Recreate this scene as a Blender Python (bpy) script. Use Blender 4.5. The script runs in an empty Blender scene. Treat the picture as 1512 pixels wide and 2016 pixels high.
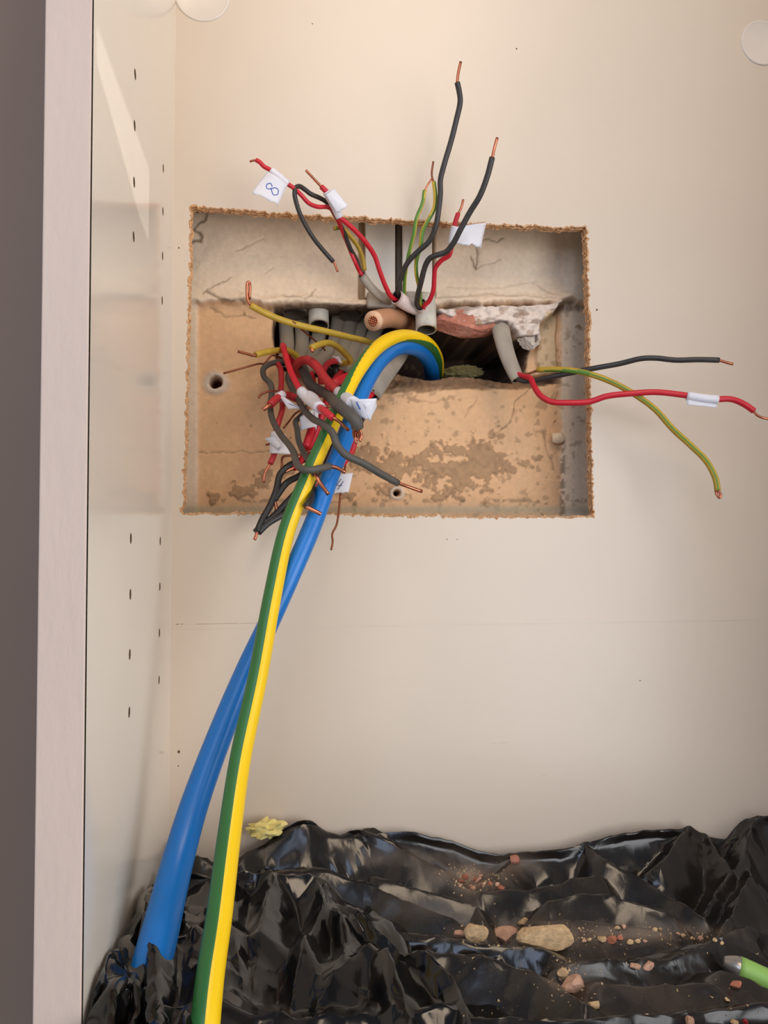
import bpy, bmesh, math, random
import numpy as np
from mathutils import Vector, Matrix, Euler
from mathutils.bvhtree import BVHTree
from mathutils.geometry import delaunay_2d_cdt
random.seed(4)
SC = bpy.context.scene
COL = SC.collection

def lin(r, g=None, b=None):
    if g is None: r, g, b = r
    f = lambda c: (c/255/12.92) if c/255 <= .04045 else ((c/255+.055)/1.055)**2.4
    return (f(r), f(g), f(b), 1.0)

# ------------------------------------------------------------------ camera
F, W, H, D = 1500.0, 1512, 2016, 0.584
YAW, PITCH = math.radians(7.8), math.radians(1.6)
cam = bpy.data.objects.new('camera', bpy.data.cameras.new('camera'))
COL.objects.link(cam)
cam.location = (0, -D, 0)
cam.rotation_euler = (math.pi/2 + PITCH, 0, -YAW)
cam.data.sensor_fit = 'HORIZONTAL'
cam.data.sensor_width = 36
cam.data.lens = F/W*36
cam.data.clip_start = .01
SC.camera = cam
RM = Euler((math.pi/2 + PITCH, 0, -YAW)).to_matrix()
RN = np.array(RM)
CAM = Vector((0, -D, 0))

# ------------------------------------------------------------------ world, lights, exposure
wd = bpy.data.worlds.new('world'); SC.world = wd; wd.use_nodes = True
bg = wd.node_tree.nodes['Background']
bg.inputs[0].default_value = (.70, .82, 1.0, 1); bg.inputs[1].default_value = .22

def area(name, loc, target, sx, sy, power, color):
    l = bpy.data.lights.new(name, 'AREA'); l.shape = 'RECTANGLE'; l.size = sx; l.size_y = sy
    l.energy = power; l.color = color
    o = bpy.data.objects.new(name, l); COL.objects.link(o); o.location = loc
    o.rotation_euler = (Vector(target)-Vector(loc)).to_track_quat('-Z', 'Y').to_euler()
    return o
area('window_light', (1.05, -1.40, -.12), (.02, -.05, -.08), 1.2, 1.2, 20, (.96, .97, 1.0))
area('blue_sheen_light', (-.45, -1.55, .55), (.1, 0, -.1), 0.8, 1.0, 9, (.60, .74, 1.0))  # added bluish area lamp that puts streaks on the black plastic
area('ceiling_lamp', (.25, -.95, 1.05), (.1, 0, .2), .5, .5, 5.5, (1.0, .79, .58))
sun = bpy.data.objects.new('sun', bpy.data.lights.new('sun', 'SUN')); COL.objects.link(sun)
SUN = Vector((-1, .27, -.25)).normalized()
sun.rotation_euler = SUN.to_track_quat('-Z', 'Y').to_euler(); sun.location = (2.6, -.9, 1.0)
sun.data.energy = .9; sun.data.angle = math.radians(.12); sun.data.color = (1, .96, .9)
SC.view_settings.view_transform = 'Standard'
SC.view_settings.look = 'None'
SC.view_settings.gamma = 1
SC.view_settings.use_curve_mapping = False
SC.view_settings.exposure = 0.0

# ------------------------------------------------------------------ helpers
def ray(px, py):
    return RM @ Vector(((px-W/2)/F, (H/2-py)/F, -1))
def P(px, py, y=0.0):
    """point on the plane Y = y (millimetres behind the cabinet back) seen at a pixel of the photograph"""
    d = ray(px, py); t = (y/1000 + D)/d.y
    return CAM + d*t
def Pz(px, py, z):
    d = ray(px, py); t = z/d.z
    return CAM + d*t
def project(X, Y, Z):
    v = np.stack([X, Y + D, Z], -1) @ RN
    return W/2 - F*v[..., 0]/v[..., 2], H/2 + F*v[..., 1]/v[..., 2]

def hash2(ix, iy, seed):
    n = (ix.astype(np.int64)*374761393 + iy.astype(np.int64)*668265263 + seed*982451653) & 0x7fffffff
    n = ((n ^ (n >> 13))*1274126177) & 0x7fffffff
    n = ((n ^ (n >> 15))*2246822519) & 0x7fffffff
    return ((n ^ (n >> 16)) & 0xffffff)/float(0xffffff)
def vnoise(x, y, seed=0):
    ix, iy = np.floor(x), np.floor(y); fx, fy = x-ix, y-iy
    fx = fx*fx*(3-2*fx); fy = fy*fy*(3-2*fy)
    a, b = hash2(ix, iy, seed), hash2(ix+1, iy, seed)
    c, d = hash2(ix, iy+1, seed), hash2(ix+1, iy+1, seed)
    return (a*(1-fx)+b*fx)*(1-fy) + (c*(1-fx)+d*fx)*fy
def fbm(x, y, seed=0, octv=4):
    s, a, t = 0, .5, 0
    for k in range(octv):
        s = s + a*vnoise(x*2**k, y*2**k, seed+k*17); t += a; a *= .5
    return s/t
def worley(x, y, seed):
    ix, iy = np.floor(x), np.floor(y)
    f1 = np.full(x.shape, 9.0); f2 = np.full(x.shape, 9.0)
    for dx in (-1, 0, 1):
        for dy in (-1, 0, 1):
            cx, cy = ix+dx, iy+dy
            qx = cx + hash2(cx, cy, seed); qy = cy + hash2(cx, cy, seed+5)
            d = (x-qx)**2 + (y-qy)**2
            f2 = np.minimum(np.maximum(f1, d), f2); f1 = np.minimum(f1, d)
    return f1, f2
def sstep(a, b, x):
    t = np.clip((x-a)/(b-a), 0, 1); return t*t*(3-2*t)
def seg_dist(px, py, pts, closed=False):
    d = np.full(px.shape, 1e9)
    n = len(pts)
    for i in range(n if closed else n-1):
        ax, ay = pts[i][:2]; bx, by = pts[(i+1) % n][:2]
        vx, vy = bx-ax, by-ay; L = vx*vx+vy*vy + 1e-9
        t = np.clip(((px-ax)*vx+(py-ay)*vy)/L, 0, 1)
        d = np.minimum(d, np.hypot(px-ax-t*vx, py-ay-t*vy))
    return d
def inside(px, py, pts):
    r = np.zeros(px.shape, bool); n = len(pts)
    for i in range(n):
        ax, ay = pts[i]; bx, by = pts[(i+1) % n]
        if ay == by: continue
        c = ((ay > py) != (by > py)) & (px < (bx-ax)*(py-ay)/(by-ay)+ax)
        r ^= c
    return r
def sdf(px, py, pts):                      # negative inside
    d = seg_dist(px, py, pts, True)
    return np.where(inside(px, py, pts), -d, d)

def empty(name, loc, label, cat, group=None):
    o = bpy.data.objects.new(name, None); COL.objects.link(o); o.location = loc
    o.empty_display_size = .01
    o['label'] = label; o['category'] = cat
    if group: o['group'] = group
    return o
def tag(o, label, cat, group=None):
    o['label'] = label; o['category'] = cat
    if group: o['group'] = group
    return o
def link(name, me, mats, parent=None, smooth=False, label=None):
    for m in (mats if isinstance(mats, (list, tuple)) else [mats]): me.materials.append(m)
    if smooth: me.polygons.foreach_set('use_smooth', [True]*len(me.polygons))
    o = bpy.data.objects.new(name, me); COL.objects.link(o)
    if parent is not None:
        off = Vector(parent.location); q = parent.parent
        while q is not None: off += Vector(q.location); q = q.parent
        o.parent = parent; o.location = -off           # meshes are built in world space
    if label: o['label'] = label
    return o
def mesh(name, verts, faces, midx=None):
    me = bpy.data.meshes.new(name); me.from_pydata([tuple(v) for v in verts], [], faces)
    if midx is not None: me.polygons.foreach_set('material_index', midx)
    me.update(); return me

class MB:
    """collects verts / faces / material indices"""
    def __init__(s): s.v, s.f, s.m = [], [], []
    def add(s, v, f, m=0):
        k = len(s.v); s.v += [Vector(q) for q in v]; s.f += [tuple(i+k for i in q) for q in f]
        s.m += (list(m) if isinstance(m, (list, tuple)) else [m]*len(f))
    def box(s, a, b, m=0):
        x0, y0, z0 = a; x1, y1, z1 = b
        v = [(x, y, z) for x in (x0, x1) for y in (y0, y1) for z in (z0, z1)]
        s.add(v, [(0, 1, 3, 2), (4, 6, 7, 5), (0, 4, 5, 1), (2, 3, 7, 6), (0, 2, 6, 4), (1, 5, 7, 3)], m)
    def build(s, name, mats, parent=None, smooth=False, label=None):
        return link(name, mesh(name, s.v, s.f, s.m), mats, parent, smooth, label)

def spline(pts, sub=5):
    pts = [Vector(p) for p in pts]
    if len(pts) == 2: return [pts[0].lerp(pts[1], k/sub) for k in range(sub+1)]
    out = []
    for i in range(len(pts)-1):
        p0 = pts[i-1] if i else pts[0]*2-pts[1]
        p1, p2 = pts[i], pts[i+1]
        p3 = pts[i+2] if i+2 < len(pts) else pts[-1]*2-pts[-2]
        a = max((p1-p0).length, 1e-5)**.5; b = max((p2-p1).length, 1e-5)**.5; c = max((p3-p2).length, 1e-5)**.5
        m1 = (p2-p1) + ((p1-p0)/a - (p2-p0)/(a+b))*b
        m2 = (p2-p1) + ((p3-p2)/c - (p3-p1)/(b+c))*b
        for k in range(sub):
            t = k/sub; t2, t3 = t*t, t*t*t
            out.append(p1*(2*t3-3*t2+1) + m1*(t3-2*t2+t) + p2*(-2*t3+3*t2) + m2*(t3-t2))
    out.append(pts[-1]); return out

def tube(mb, path, r, seg=10, sector=None, m=0, flat=1.0, hollow=0.0, mcap=None, rough=0.0, flatdir=None, rng=random):
    """path: world points; r: radius or function of t; sector(t) -> (centre angle, half width) of the second colour"""
    n = len(path); rings = []; mats = []; view = Vector((0, -1, .0)); vv, ff, mm = [], [], []
    prev = None
    for i, p in enumerate(path):
        tn = (path[min(i+1, n-1)] - path[max(i-1, 0)]).normalized()
        nn = view if flatdir is None else flatdir
        nn = nn - tn*nn.dot(tn)
        if nn.length < .15:
            nn = prev - tn*prev.dot(tn) if prev is not None else Vector((0, 0, 1)) - tn*tn.z
        nn.normalize()
        if prev is not None: nn = (nn*.4 + prev*.6); nn = (nn-tn*nn.dot(tn)).normalized()
        prev = nn
        bb = tn.cross(nn); t = i/(n-1)
        rr = r(t) if callable(r) else r
        for k in range(seg):
            a = 2*math.pi*k/seg
            q = rr*(1 + (rng.uniform(-rough, rough) if rough else 0))
            vv.append(p + nn*(math.cos(a)*q*flat) + bb*(math.sin(a)*q))
    for i in range(n-1):
        s = sector(i/(n-1)) if sector else None
        for k in range(seg):
            k2 = (k+1) % seg
            ff.append((i*seg+k, i*seg+k2, (i+1)*seg+k2, (i+1)*seg+k))
            if s:
                a = 2*math.pi*(k+.5)/seg
                dlt = abs((a-s[0]+math.pi) % (2*math.pi) - math.pi)
                mm.append(m+1 if dlt < s[1] else m)
            else: mm.append(m)
    mc = m if mcap is None else mcap
    if hollow:
        for (i0, sgn) in ((0, 1), (n-1, -1)):
            c = path[i0]; dirn = (path[1]-path[0] if sgn > 0 else path[-2]-path[-1]).normalized()
            b = len(vv); rad = r(i0/(n-1)) if callable(r) else r
            for k in range(seg): vv.append(c + (vv[i0*seg+k]-c)*hollow)
            for k in range(seg): vv.append(c + (vv[i0*seg+k]-c)*hollow + dirn*rad*1.6)
            for k in range(seg):
                k2 = (k+1) % seg; o = i0*seg
                ff.append((o+k, b+k, b+k2, o+k2)); mm.append(m)
                ff.append((b+k, b+seg+k, b+seg+k2, b+k2)); mm.append(mc)
            ff.append(tuple(b+seg+k for k in range(seg))); mm.append(mc)
    else:
        ff.append(tuple(range(seg))[::-1]); mm.append(mc)
        ff.append(tuple((n-1)*seg+k for k in range(seg))); mm.append(mc)
    mb.add(vv, ff, mm)

# ------------------------------------------------------------------ materials
def mat(name, rgb, rough=.5, metal=0, spec=.5, var=.06, scale=60, bump=0, bscale=None, rgb2=None, thr=None, coat=0, attr=None, stretch=None, trans=0):
    m = bpy.data.materials.new(name); m.use_nodes = True
    nt = m.node_tree; b = nt.nodes['Principled BSDF']; L = nt.links.new
    b.inputs['Roughness'].default_value = rough; b.inputs['Metallic'].default_value = metal
    b.inputs['Specular IOR Level'].default_value = spec
    b.inputs['Coat Weight'].default_value = coat; b.inputs['Coat Roughness'].default_value = .08
    tc = nt.nodes.new('ShaderNodeTexCoord'); mp = nt.nodes.new('ShaderNodeMapping')
    L(tc.outputs['Object'], mp.inputs['Vector'])
    if stretch: mp.inputs['Scale'].default_value = stretch
    n = nt.nodes.new('ShaderNodeTexNoise'); n.inputs['Scale'].default_value = scale; n.inputs['Detail'].default_value = 5
    L(mp.outputs[0], n.inputs['Vector'])
    c = lin(rgb)
    mr = nt.nodes.new('ShaderNodeMapRange'); mr.inputs['From Min'].default_value = .3; mr.inputs['From Max'].default_value = .7
    mr.inputs['To Min'].default_value = 1-var; mr.inputs['To Max'].default_value = 1+var
    L(n.outputs['Fac'], mr.inputs['Value'])
    mul = nt.nodes.new('ShaderNodeMix'); mul.data_type = 'RGBA'; mul.blend_type = 'MULTIPLY'; mul.inputs[0].default_value = 1
    if attr:
        at = nt.nodes.new('ShaderNodeAttribute'); at.attribute_name = attr; L(at.outputs['Color'], mul.inputs[6])
    elif rgb2:
        n2 = nt.nodes.new('ShaderNodeTexNoise'); n2.inputs['Scale'].default_value = (thr or (0, 0, 30))[2]; n2.inputs['Detail'].default_value = 6
        L(mp.outputs[0], n2.inputs['Vector'])
        r2 = nt.nodes.new('ShaderNodeMapRange'); r2.inputs['From Min'].default_value = thr[0]; r2.inputs['From Max'].default_value = thr[1]
        L(n2.outputs['Fac'], r2.inputs['Value'])
        mx = nt.nodes.new('ShaderNodeMix'); mx.data_type = 'RGBA'; mx.inputs[6].default_value = c; mx.inputs[7].default_value = lin(rgb2)
        L(r2.outputs[0], mx.inputs[0]); L(mx.outputs[2], mul.inputs[6])
    else: mul.inputs[6].default_value = c
    L(mr.outputs[0], mul.inputs[7]); L(mul.outputs[2], b.inputs['Base Color'])
    if bump:
        nb = nt.nodes.new('ShaderNodeTexNoise'); nb.inputs['Scale'].default_value = bscale or scale*6; nb.inputs['Detail'].default_value = 4
        L(mp.outputs[0], nb.inputs['Vector'])
        bp = nt.nodes.new('ShaderNodeBump'); bp.inputs['Strength'].default_value = bump; bp.inputs['Distance'].default_value = .001
        L(nb.outputs['Fac'], bp.inputs['Height']); L(bp.outputs[0], b.inputs['Normal'])
    if trans: b.inputs['Transmission Weight'].default_value = trans
    m.diffuse_color = c
    return m
M = dict(
    cream=mat('cream_melamine', (214, 197, 177), .34, var=.02, scale=9, bump=.02, bscale=500),
    side=mat('cream_gloss_paint', (240, 229, 215), .13, var=.02, scale=9, spec=.6),
    edge=mat('greige_rolled_paint', (206, 183, 167), .55, var=.03, scale=20, bump=.35, bscale=260, stretch=(1, 1, .35)),
    brownwall=mat('taupe_wall_paint', (150, 125, 107), .7, var=.03, scale=6, bump=.1, bscale=200),
    fibre=mat('raw_hardboard', (212, 164, 118), .95, var=.25, scale=500, bump=.8, bscale=900),
    peg=mat('peg_hole_inside', (96, 70, 48), .9),
    capm=mat('cover_cap_plastic', (226, 214, 200), .3, var=.02),
    plaster=mat('old_plaster', (210, 190, 165), .8, var=.06, scale=260, bump=.25, bscale=700, attr='Col'),
    brick=mat('red_brick', (182, 114, 92), .95, var=.25, scale=220, bump=.9, bscale=420, rgb2=(208, 146, 120), thr=(.5, .75, 90)),
    mortar=mat('loose_mortar', (214, 198, 180), .95, var=.15, scale=300, bump=.8, bscale=500),
    chip=mat('plaster_chip', (226, 200, 164), .85, var=.08, scale=200, bump=.3),
    trunk=mat('white_trunking', (238, 226, 208), .45, var=.03, scale=40),
    conduit=mat('dirty_white_conduit', (206, 200, 184), .5, var=.08, scale=160, rgb2=(150, 134, 112), thr=(.55, .8, 120)),
    conin=mat('conduit_inside', (70, 60, 50), .8),
    red=mat('red_pvc', (200, 28, 44), .38, var=.05, scale=150),
    red2=mat('dusty_red_pvc', (190, 44, 48), .5, var=.10, scale=150),
    black=mat('black_pvc', (52, 47, 44), .45, var=.08, scale=150),
    black2=mat('dusty_black_pvc', (82, 76, 68), .6, var=.10, scale=150),
    black3=mat('clean_black_pvc', (36, 34, 34), .4, var=.08, scale=150),
    green=mat('green_pvc', (92, 132, 44), .42, var=.06, scale=150),
    yellow=mat('yellow_pvc', (206, 172, 44), .42, var=.06, scale=150),
    olive=mat('aged_yellow_pvc', (186, 152, 48), .5, var=.1, scale=150),
    bigg=mat('dark_green_sheath', (44, 104, 48), .38, var=.03, scale=60),
    bigy=mat('bright_yellow_sheath', (246, 200, 14), .36, var=.02, scale=60),
    blue=mat('blue_sheath', (16, 112, 190), .34, var=.03, scale=60),
    peach=mat('brown_sheath', (192, 140, 104), .42, var=.05, scale=80),
    peachin=mat('pale_insulation', (222, 178, 140), .5),
    copper=mat('copper', (196, 122, 92), .32, metal=1, var=.15, scale=300),
    copperd=mat('dull_copper', (150, 88, 62), .45, metal=.8, var=.15, scale=300),
    grey=mat('grey_sheath', (162, 150, 134), .5, var=.12, scale=120, bump=.35, bscale=260, stretch=(1, 1, .25)),
    grey2=mat('dusty_grey_sheath', (146, 132, 112), .6, var=.10, scale=90, stretch=(1, 1, .2)),
    sleeve=mat('torn_white_sheath', (226, 204, 196), .6, var=.08, scale=120, bump=.3),
    dark=mat('sheath_opening', (30, 26, 24), .8),
    tape=mat('white_tape', (226, 222, 226), .45, var=.03, scale=60, bump=.06, bscale=300),
    tapeb=mat('tape_underside', (206, 192, 176), .6, var=.04),
    ink=mat('blue_ink', (44, 84, 170), .5),
    inkd=mat('dark_blue_ink', (40, 52, 110), .5),
    stone=mat('pink_rubble', (206, 160, 132), .95, var=.2, scale=300, bump=.8, bscale=500),
    stone2=mat('tan_rubble', (206, 172, 128), .95, var=.2, scale=300, bump=.8, bscale=500),
    stone3=mat('brick_rubble', (176, 108, 82), .95, var=.2, scale=300, bump=.8, bscale=500),
    foamd=mat('dim_foam', (150, 134, 84), .95, var=.2, scale=200, bump=.6, bscale=300),  # foam yellow darkened in the colour itself for the dim cavity
    foam=mat('yellow_foam', (232, 214, 136), .9, var=.1, scale=200, bump=.6, bscale=300),
    peng=mat('green_pen_barrel', (146, 190, 96), .4, var=.04),
    penm=mat('pen_metal', (168, 160, 152), .3, metal=.7),
    floorm=mat('cabinet_floor', (214, 200, 176), .5),
    gapm=mat('dark_gap', (78, 66, 52), .8),
)
def bag_mat(name, dust, blue):
    m = mat(name, (6, 6, 8), .24, var=.1, scale=80, spec=.55)
    nt = m.node_tree; b = nt.nodes['Principled BSDF']; L = nt.links.new
    geo = nt.nodes.new('ShaderNodeNewGeometry'); sep = nt.nodes.new('ShaderNodeSeparateXYZ'); L(geo.outputs['Normal'], sep.inputs[0])
    tc = nt.nodes.new('ShaderNodeTexCoord')
    n1 = nt.nodes.new('ShaderNodeTexNoise'); n1.inputs['Scale'].default_value = 22; n1.inputs['Detail'].default_value = 8; n1.inputs['Roughness'].default_value = .7
    L(tc.outputs['Object'], n1.inputs['Vector'])
    n2 = nt.nodes.new('ShaderNodeTexNoise'); n2.inputs['Scale'].default_value = 900; n2.inputs['Detail'].default_value = 3; L(tc.outputs['Object'], n2.inputs['Vector'])
    up = nt.nodes.new('ShaderNodeMapRange'); up.inputs['From Min'].default_value = .25; up.inputs['From Max'].default_value = .95; L(sep.outputs['Z'], up.inputs['Value'])
    a = nt.nodes.new('ShaderNodeMapRange'); a.inputs['From Min'].default_value = .38; a.inputs['From Max'].default_value = .72; L(n1.outputs['Fac'], a.inputs['Value'])
    m1 = nt.nodes.new('ShaderNodeMath'); m1.operation = 'MULTIPLY'; L(up.outputs[0], m1.inputs[0]); L(a.outputs[0], m1.inputs[1])
    sp = nt.nodes.new('ShaderNodeMapRange'); sp.inputs['From Min'].default_value = .3; sp.inputs['From Max'].default_value = .7
    sp.inputs['To Min'].default_value = .5; sp.inputs['To Max'].default_value = 1.4; L(n2.outputs['Fac'], sp.inputs['Value'])
    m2 = nt.nodes.new('ShaderNodeMath'); m2.operation = 'MULTIPLY'; L(m1.outputs[0], m2.inputs[0]); L(sp.outputs[0], m2.inputs[1])
    at = nt.nodes.new('ShaderNodeAttribute'); at.attribute_name = 'Dust'
    m3 = nt.nodes.new('ShaderNodeMath'); m3.operation = 'MULTIPLY_ADD'; m3.inputs[1].default_value = dust; L(m2.outputs[0], m3.inputs[0]); L(at.outputs['Fac'], m3.inputs[2]); m3.use_clamp = True
    old = b.inputs['Base Color'].links[0].from_socket
    mx = nt.nodes.new('ShaderNodeMix'); mx.data_type = 'RGBA'; L(m3.outputs[0], mx.inputs[0]); L(old, mx.inputs[6]); mx.inputs[7].default_value = lin(150, 128, 108)
    L(mx.outputs[2], b.inputs['Base Color'])
    rr = nt.nodes.new('ShaderNodeMapRange'); rr.inputs['To Min'].default_value = .14; rr.inputs['To Max'].default_value = .75; rr.inputs['From Max'].default_value = .5
    L(m3.outputs[0], rr.inputs['Value']); L(rr.outputs[0], b.inputs['Roughness'])
    mpb = nt.nodes.new('ShaderNodeMapping'); mpb.inputs['Scale'].default_value = (1.5, .8, 1); L(tc.outputs['Object'], mpb.inputs['Vector'])
    nb = nt.nodes.new('ShaderNodeTexNoise'); nb.inputs['Scale'].default_value = 48; nb.inputs['Detail'].default_value = 3; nb.inputs['Distortion'].default_value = 1.6; L(mpb.outputs[0], nb.inputs['Vector'])
    bp = nt.nodes.new('ShaderNodeBump'); bp.inputs['Strength'].default_value = .07; bp.inputs['Distance'].default_value = .002
    L(nb.outputs['Fac'], bp.inputs['Height']); L(bp.outputs[0], b.inputs['Normal'])
    return m
M['bag'] = bag_mat('glossy_black_polythene', .012, 1)
M['bagd'] = bag_mat('dusty_black_polythene', .085, 0)
# ------------------------------------------------------------------ structure and cabinet
XL = P(338, 1046, 0).x                      # inner face of the side panel
CD = .250                                   # cabinet depth
def loop_offset(pts):                       # subdivide and roughen a pixel outline, return world xz on the back plane
    out = []
    for i in range(len(pts)):
        a, b = Vector(pts[i]), Vector(pts[(i+1) % len(pts)])
        n = max(2, int((b-a).length/4))
        for k in range(n): out.append(a.lerp(b, k/n))
    return out
HOLE_PX = [(376, 406), (520, 418), (700, 428), (870, 438), (1020, 443), (1156, 448), (1158, 560), (1161, 700), (1165, 860), (1169, 1018),
           (1040, 1019), (900, 1018), (760, 1016), (600, 1012), (470, 1011), (360, 1013), (364, 900), (368, 760), (372, 600), (375, 480)]
raw = loop_offset(HOLE_PX)
rg = random.Random(8)
HOLE = []
jx = jy = 0
for q in raw:
    jx = jx*.55 + rg.uniform(-1.7, 1.7); jy = jy*.55 + rg.uniform(-1.7, 1.7)
    if rg.random() < .03: jx += rg.uniform(-5, 5); jy += rg.uniform(-4, 4)
    HOLE.append(P(q.x+jx, q.y+jy, 0))

def plate(outer, holes, to3, depth, m_face=0, m_wall=0, m_hole=1, floor=False):
    """flat plate with holes: outer and holes are 2d loops, to3(x, y, d) -> 3d"""
    vs = [Vector(p) for p in outer]; es = [(i, (i+1) % len(outer)) for i in range(len(outer))]
    for h in holes:
        k = len(vs); vs += [Vector(p) for p in h]; es += [(k+i, k+(i+1) % len(h)) for i in range(len(h))]
    r = delaunay_2d_cdt(vs, es, [], 0, 1e-7)
    rv, rf = r[0], r[2]
    cen = np.array([[sum(rv[i].x for i in f)/len(f), sum(rv[i].y for i in f)/len(f)] for f in rf])
    bad = np.zeros(len(rf), bool)
    for h in holes: bad |= inside(cen[:, 0], cen[:, 1], [tuple(p)[:2] for p in h])
    bad |= ~inside(cen[:, 0], cen[:, 1], [tuple(p)[:2] for p in outer])
    mb = MB()
    tri = [f for f, bd in zip(rf, bad) if not bd]
    mb.add([to3(v.x, v.y, 0) for v in rv], tri, m_face)
    if not floor: mb.add([to3(v.x, v.y, depth) for v in rv], [f[::-1] for f in tri], m_face)
    for j, lp in enumerate([outer]+list(holes)):
        if j == 0 and floor: continue
        n = len(lp); dd = depth
        mb.add([to3(p[0], p[1], 0) for p in lp] + [to3(p[0], p[1], dd) for p in lp],
               [(i, (i+1) % n, n+(i+1) % n, n+i) for i in range(n)], m_wall if j == 0 else m_hole)
        if floor: mb.add([to3(p[0], p[1], dd) for p in lp], [tuple(range(n))], m_hole)
    return mb

cab = empty('cabinet', (XL, 0, -.30), 'cream cabinet with a rough rectangular hole cut in its back panel', 'cabinet')
XR, ZT, ZB = .44, .62, -.30
bp = plate([(XL-.012, ZB), (XR, ZB), (XR, ZT), (XL-.012, ZT)], [[(p.x, p.z) for p in HOLE]], lambda x, y, d: (x, d, y), .009, 0, 0, 1)
back = bp.build('back_panel', [M['cream'], M['fibre']], cab)
fr = MB()                                   # frayed fibres round the sawn edge
nH = len(HOLE)
for layer, (yo, rad) in enumerate(((.0003, .0008), (.004, .0011), (.008, .0009))):
    pth = [Vector((p.x + rg.uniform(-.0006, .0006), yo, p.z + rg.uniform(-.0006, .0006))) for p in HOLE]
    pth.append(pth[0].copy())
    tube(fr, pth, lambda t: rad*(.55 + .7*hash2(np.array(int(t*900)), np.array(layer), 3)), seg=5, rough=.45, rng=rg)
fr.build('frayed_edge', M['fibre'], back, label='brown frayed hardboard edge round the hole')
for (cx, cy, rr_) in ((398, -10, 50), (1500, 85, 46)):   # round screw cover caps near the top
    c = P(cx, cy, 0); rad = rr_*D/F*1.08; mb = MB(); n = 40; prof = [(1.0, 0), (.985, .0009), (.94, .0011), (.90, .0007), (.86, .00035), (0.0, .0003)]
    vv, ff = [], []
    for (q, h_) in prof[:-1]:
        for k in range(n): a = 2*math.pi*k/n; vv.append((c.x+math.cos(a)*rad*q, -h_, c.z+math.sin(a)*rad*q))
    vv.append((c.x, -prof[-1][1], c.z))
    for j in range(len(prof)-2):
        for k in range(n): ff.append((j*n+k, j*n+(k+1) % n, (j+1)*n+(k+1) % n, (j+1)*n+k))
    j = len(prof)-2
    for k in range(n): ff.append((j*n+k, j*n+(k+1) % n, len(vv)-1))
    mb.add(vv, ff); mb.build('cover_cap', M['capm'], back, True)
# scratched joint line across the back panel, small raised and scored marks
def score(name, segs, m, w=.0004, dpt=.0001):
    for (x0, y0, x1, y1) in segs:
        mb = MB(); a, b = P(x0, y0, 0), P(x1, y1, 0); mb.box((a.x, -dpt, min(a.z, b.z)-w/2), (b.x, .001, max(a.z, b.z)+w/2))
        mb.build(name, m, back)
score('scratch_line', [(346, 1229, 352, 1229), (356, 1229, 361, 1229), (386, 1229, 470, 1228), (474, 1228, 512, 1227),
                       (975, 1224, 1008, 1224), (1020, 1224, 1034, 1224), (1095, 1223, 1140, 1223), (1146, 1223, 1174, 1222)], M['peg'])
score('faint_joint', [(340, 1230, 1500, 1220)], M['cream'], .0003, .0002)
mb = MB()
for (x, y, s) in ((352, 1480, 2.6), (351, 1508, 1.2), (1175, 610, 2), (352, 488, 1.5), (1017, 96, 1.6), (615, 47, 1.2), (347, 1615, 1.6), (1260, 1340, 1.2), (900, 1062, 1.0), (880, 1062, 1.0)):
    c = P(x, y, 0); q = s*.0004
    mb.add([(c.x+q*math.cos(a), -.00012, c.z+q*1.2*math.sin(a)) for a in np.linspace(0, 6.283, 7)[:-1]], [(0, 1, 2, 3, 4, 5)])
mb.build('speck', M['peg'], back)['kind'] = 'stuff'

score('pencil_mark', [(970, 1464, 978, 1464), (982, 1462, 1000, 1462), (1066, 1526, 1075, 1526)], M['edge'], .00025)
# side panel with two rows of real peg holes
def panel_pt(px, py):
    d = ray(px, py); t = XL/d.x; return CAM + d*t
pegs = [(265, 143), (265, 247), (265, 361), (263, 466), (258, 1060), (257, 1170), (256, 1288), (254, 1403),
        (321, 330), (321, 417), (320, 504), (319, 591), (316, 1065), (315, 1155), (314, 1246), (313, 1339)]
loops = []
yf = np.mean([panel_pt(x, y).y for x, y in pegs[:8]]); yb = np.mean([panel_pt(x, y).y for x, y in pegs[8:]])
for i, (x, y) in enumerate(pegs):
    p = panel_pt(x, y); yy = yf if i < 8 else yb
    loops.append([(yy + .0026*math.cos(a), p.z + .0030*math.sin(a)) for a in np.linspace(0, 2*math.pi, 15)[:-1]])
sp = plate([(-CD, ZB), (0, ZB), (0, ZT), (-CD, ZT)], loops, lambda y, z, d: (XL-d, y, z), .010, 0, 0, 1, floor=True)
sp.box((XL-.0185, -CD, ZB), (XL-.0101, 0, ZT), 0)
side = sp.build('side_panel', [M['side'], M['peg']], cab)
eb = MB()
eb.box((XL-.0195, -CD-.0012, ZB), (XL-.0004, -CD, ZT), 0)
eo = eb.build('edge_strip', M['edge'], cab, label='greige painted front edge of the side panel')
bv = eo.modifiers.new('bevel', 'BEVEL'); bv.width = .0006; bv.segments = 2
rp = MB(); rp.box((XR, -CD, ZB), (XR+.018, 0, ZT)); rp.build('side_panel', M['side'], cab)
fb = MB(); fb.box((XL, -CD, ZB-.018), (XR, 0, ZB)); fb.build('bottom_panel', M['floorm'], cab)

wl = MB(); wl.box((-.9, -.10, -.6), (XL-.03, -.07, .9)); w = wl.build('wall_left', M['brownwall']); w['kind'] = 'structure'

# unseen mask added at right, its slot shaped for the side panel's sun patch
def onmask(y, z, X=1.9): t = (X-XL); return (y - .27*t, z + .25*t)
slot = [onmask(y, z) for y, z in ((-.246, .2226), (-.0975, .2238), (-.0975, .182), (-.115, .178), (-.14, .180), (-.17, .187), (-.21, .197), (-.246, .205))]
wr = plate([(-1.7, -.6), (.4, -.6), (.4, 2.3), (-1.7, 2.3)], [slot], lambda y, z, d: (1.9+d, y, z), .006, 0, 0, 0)
w = wr.build('sun_slot_mask', M['cream']); w['kind'] = 'structure'

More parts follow.
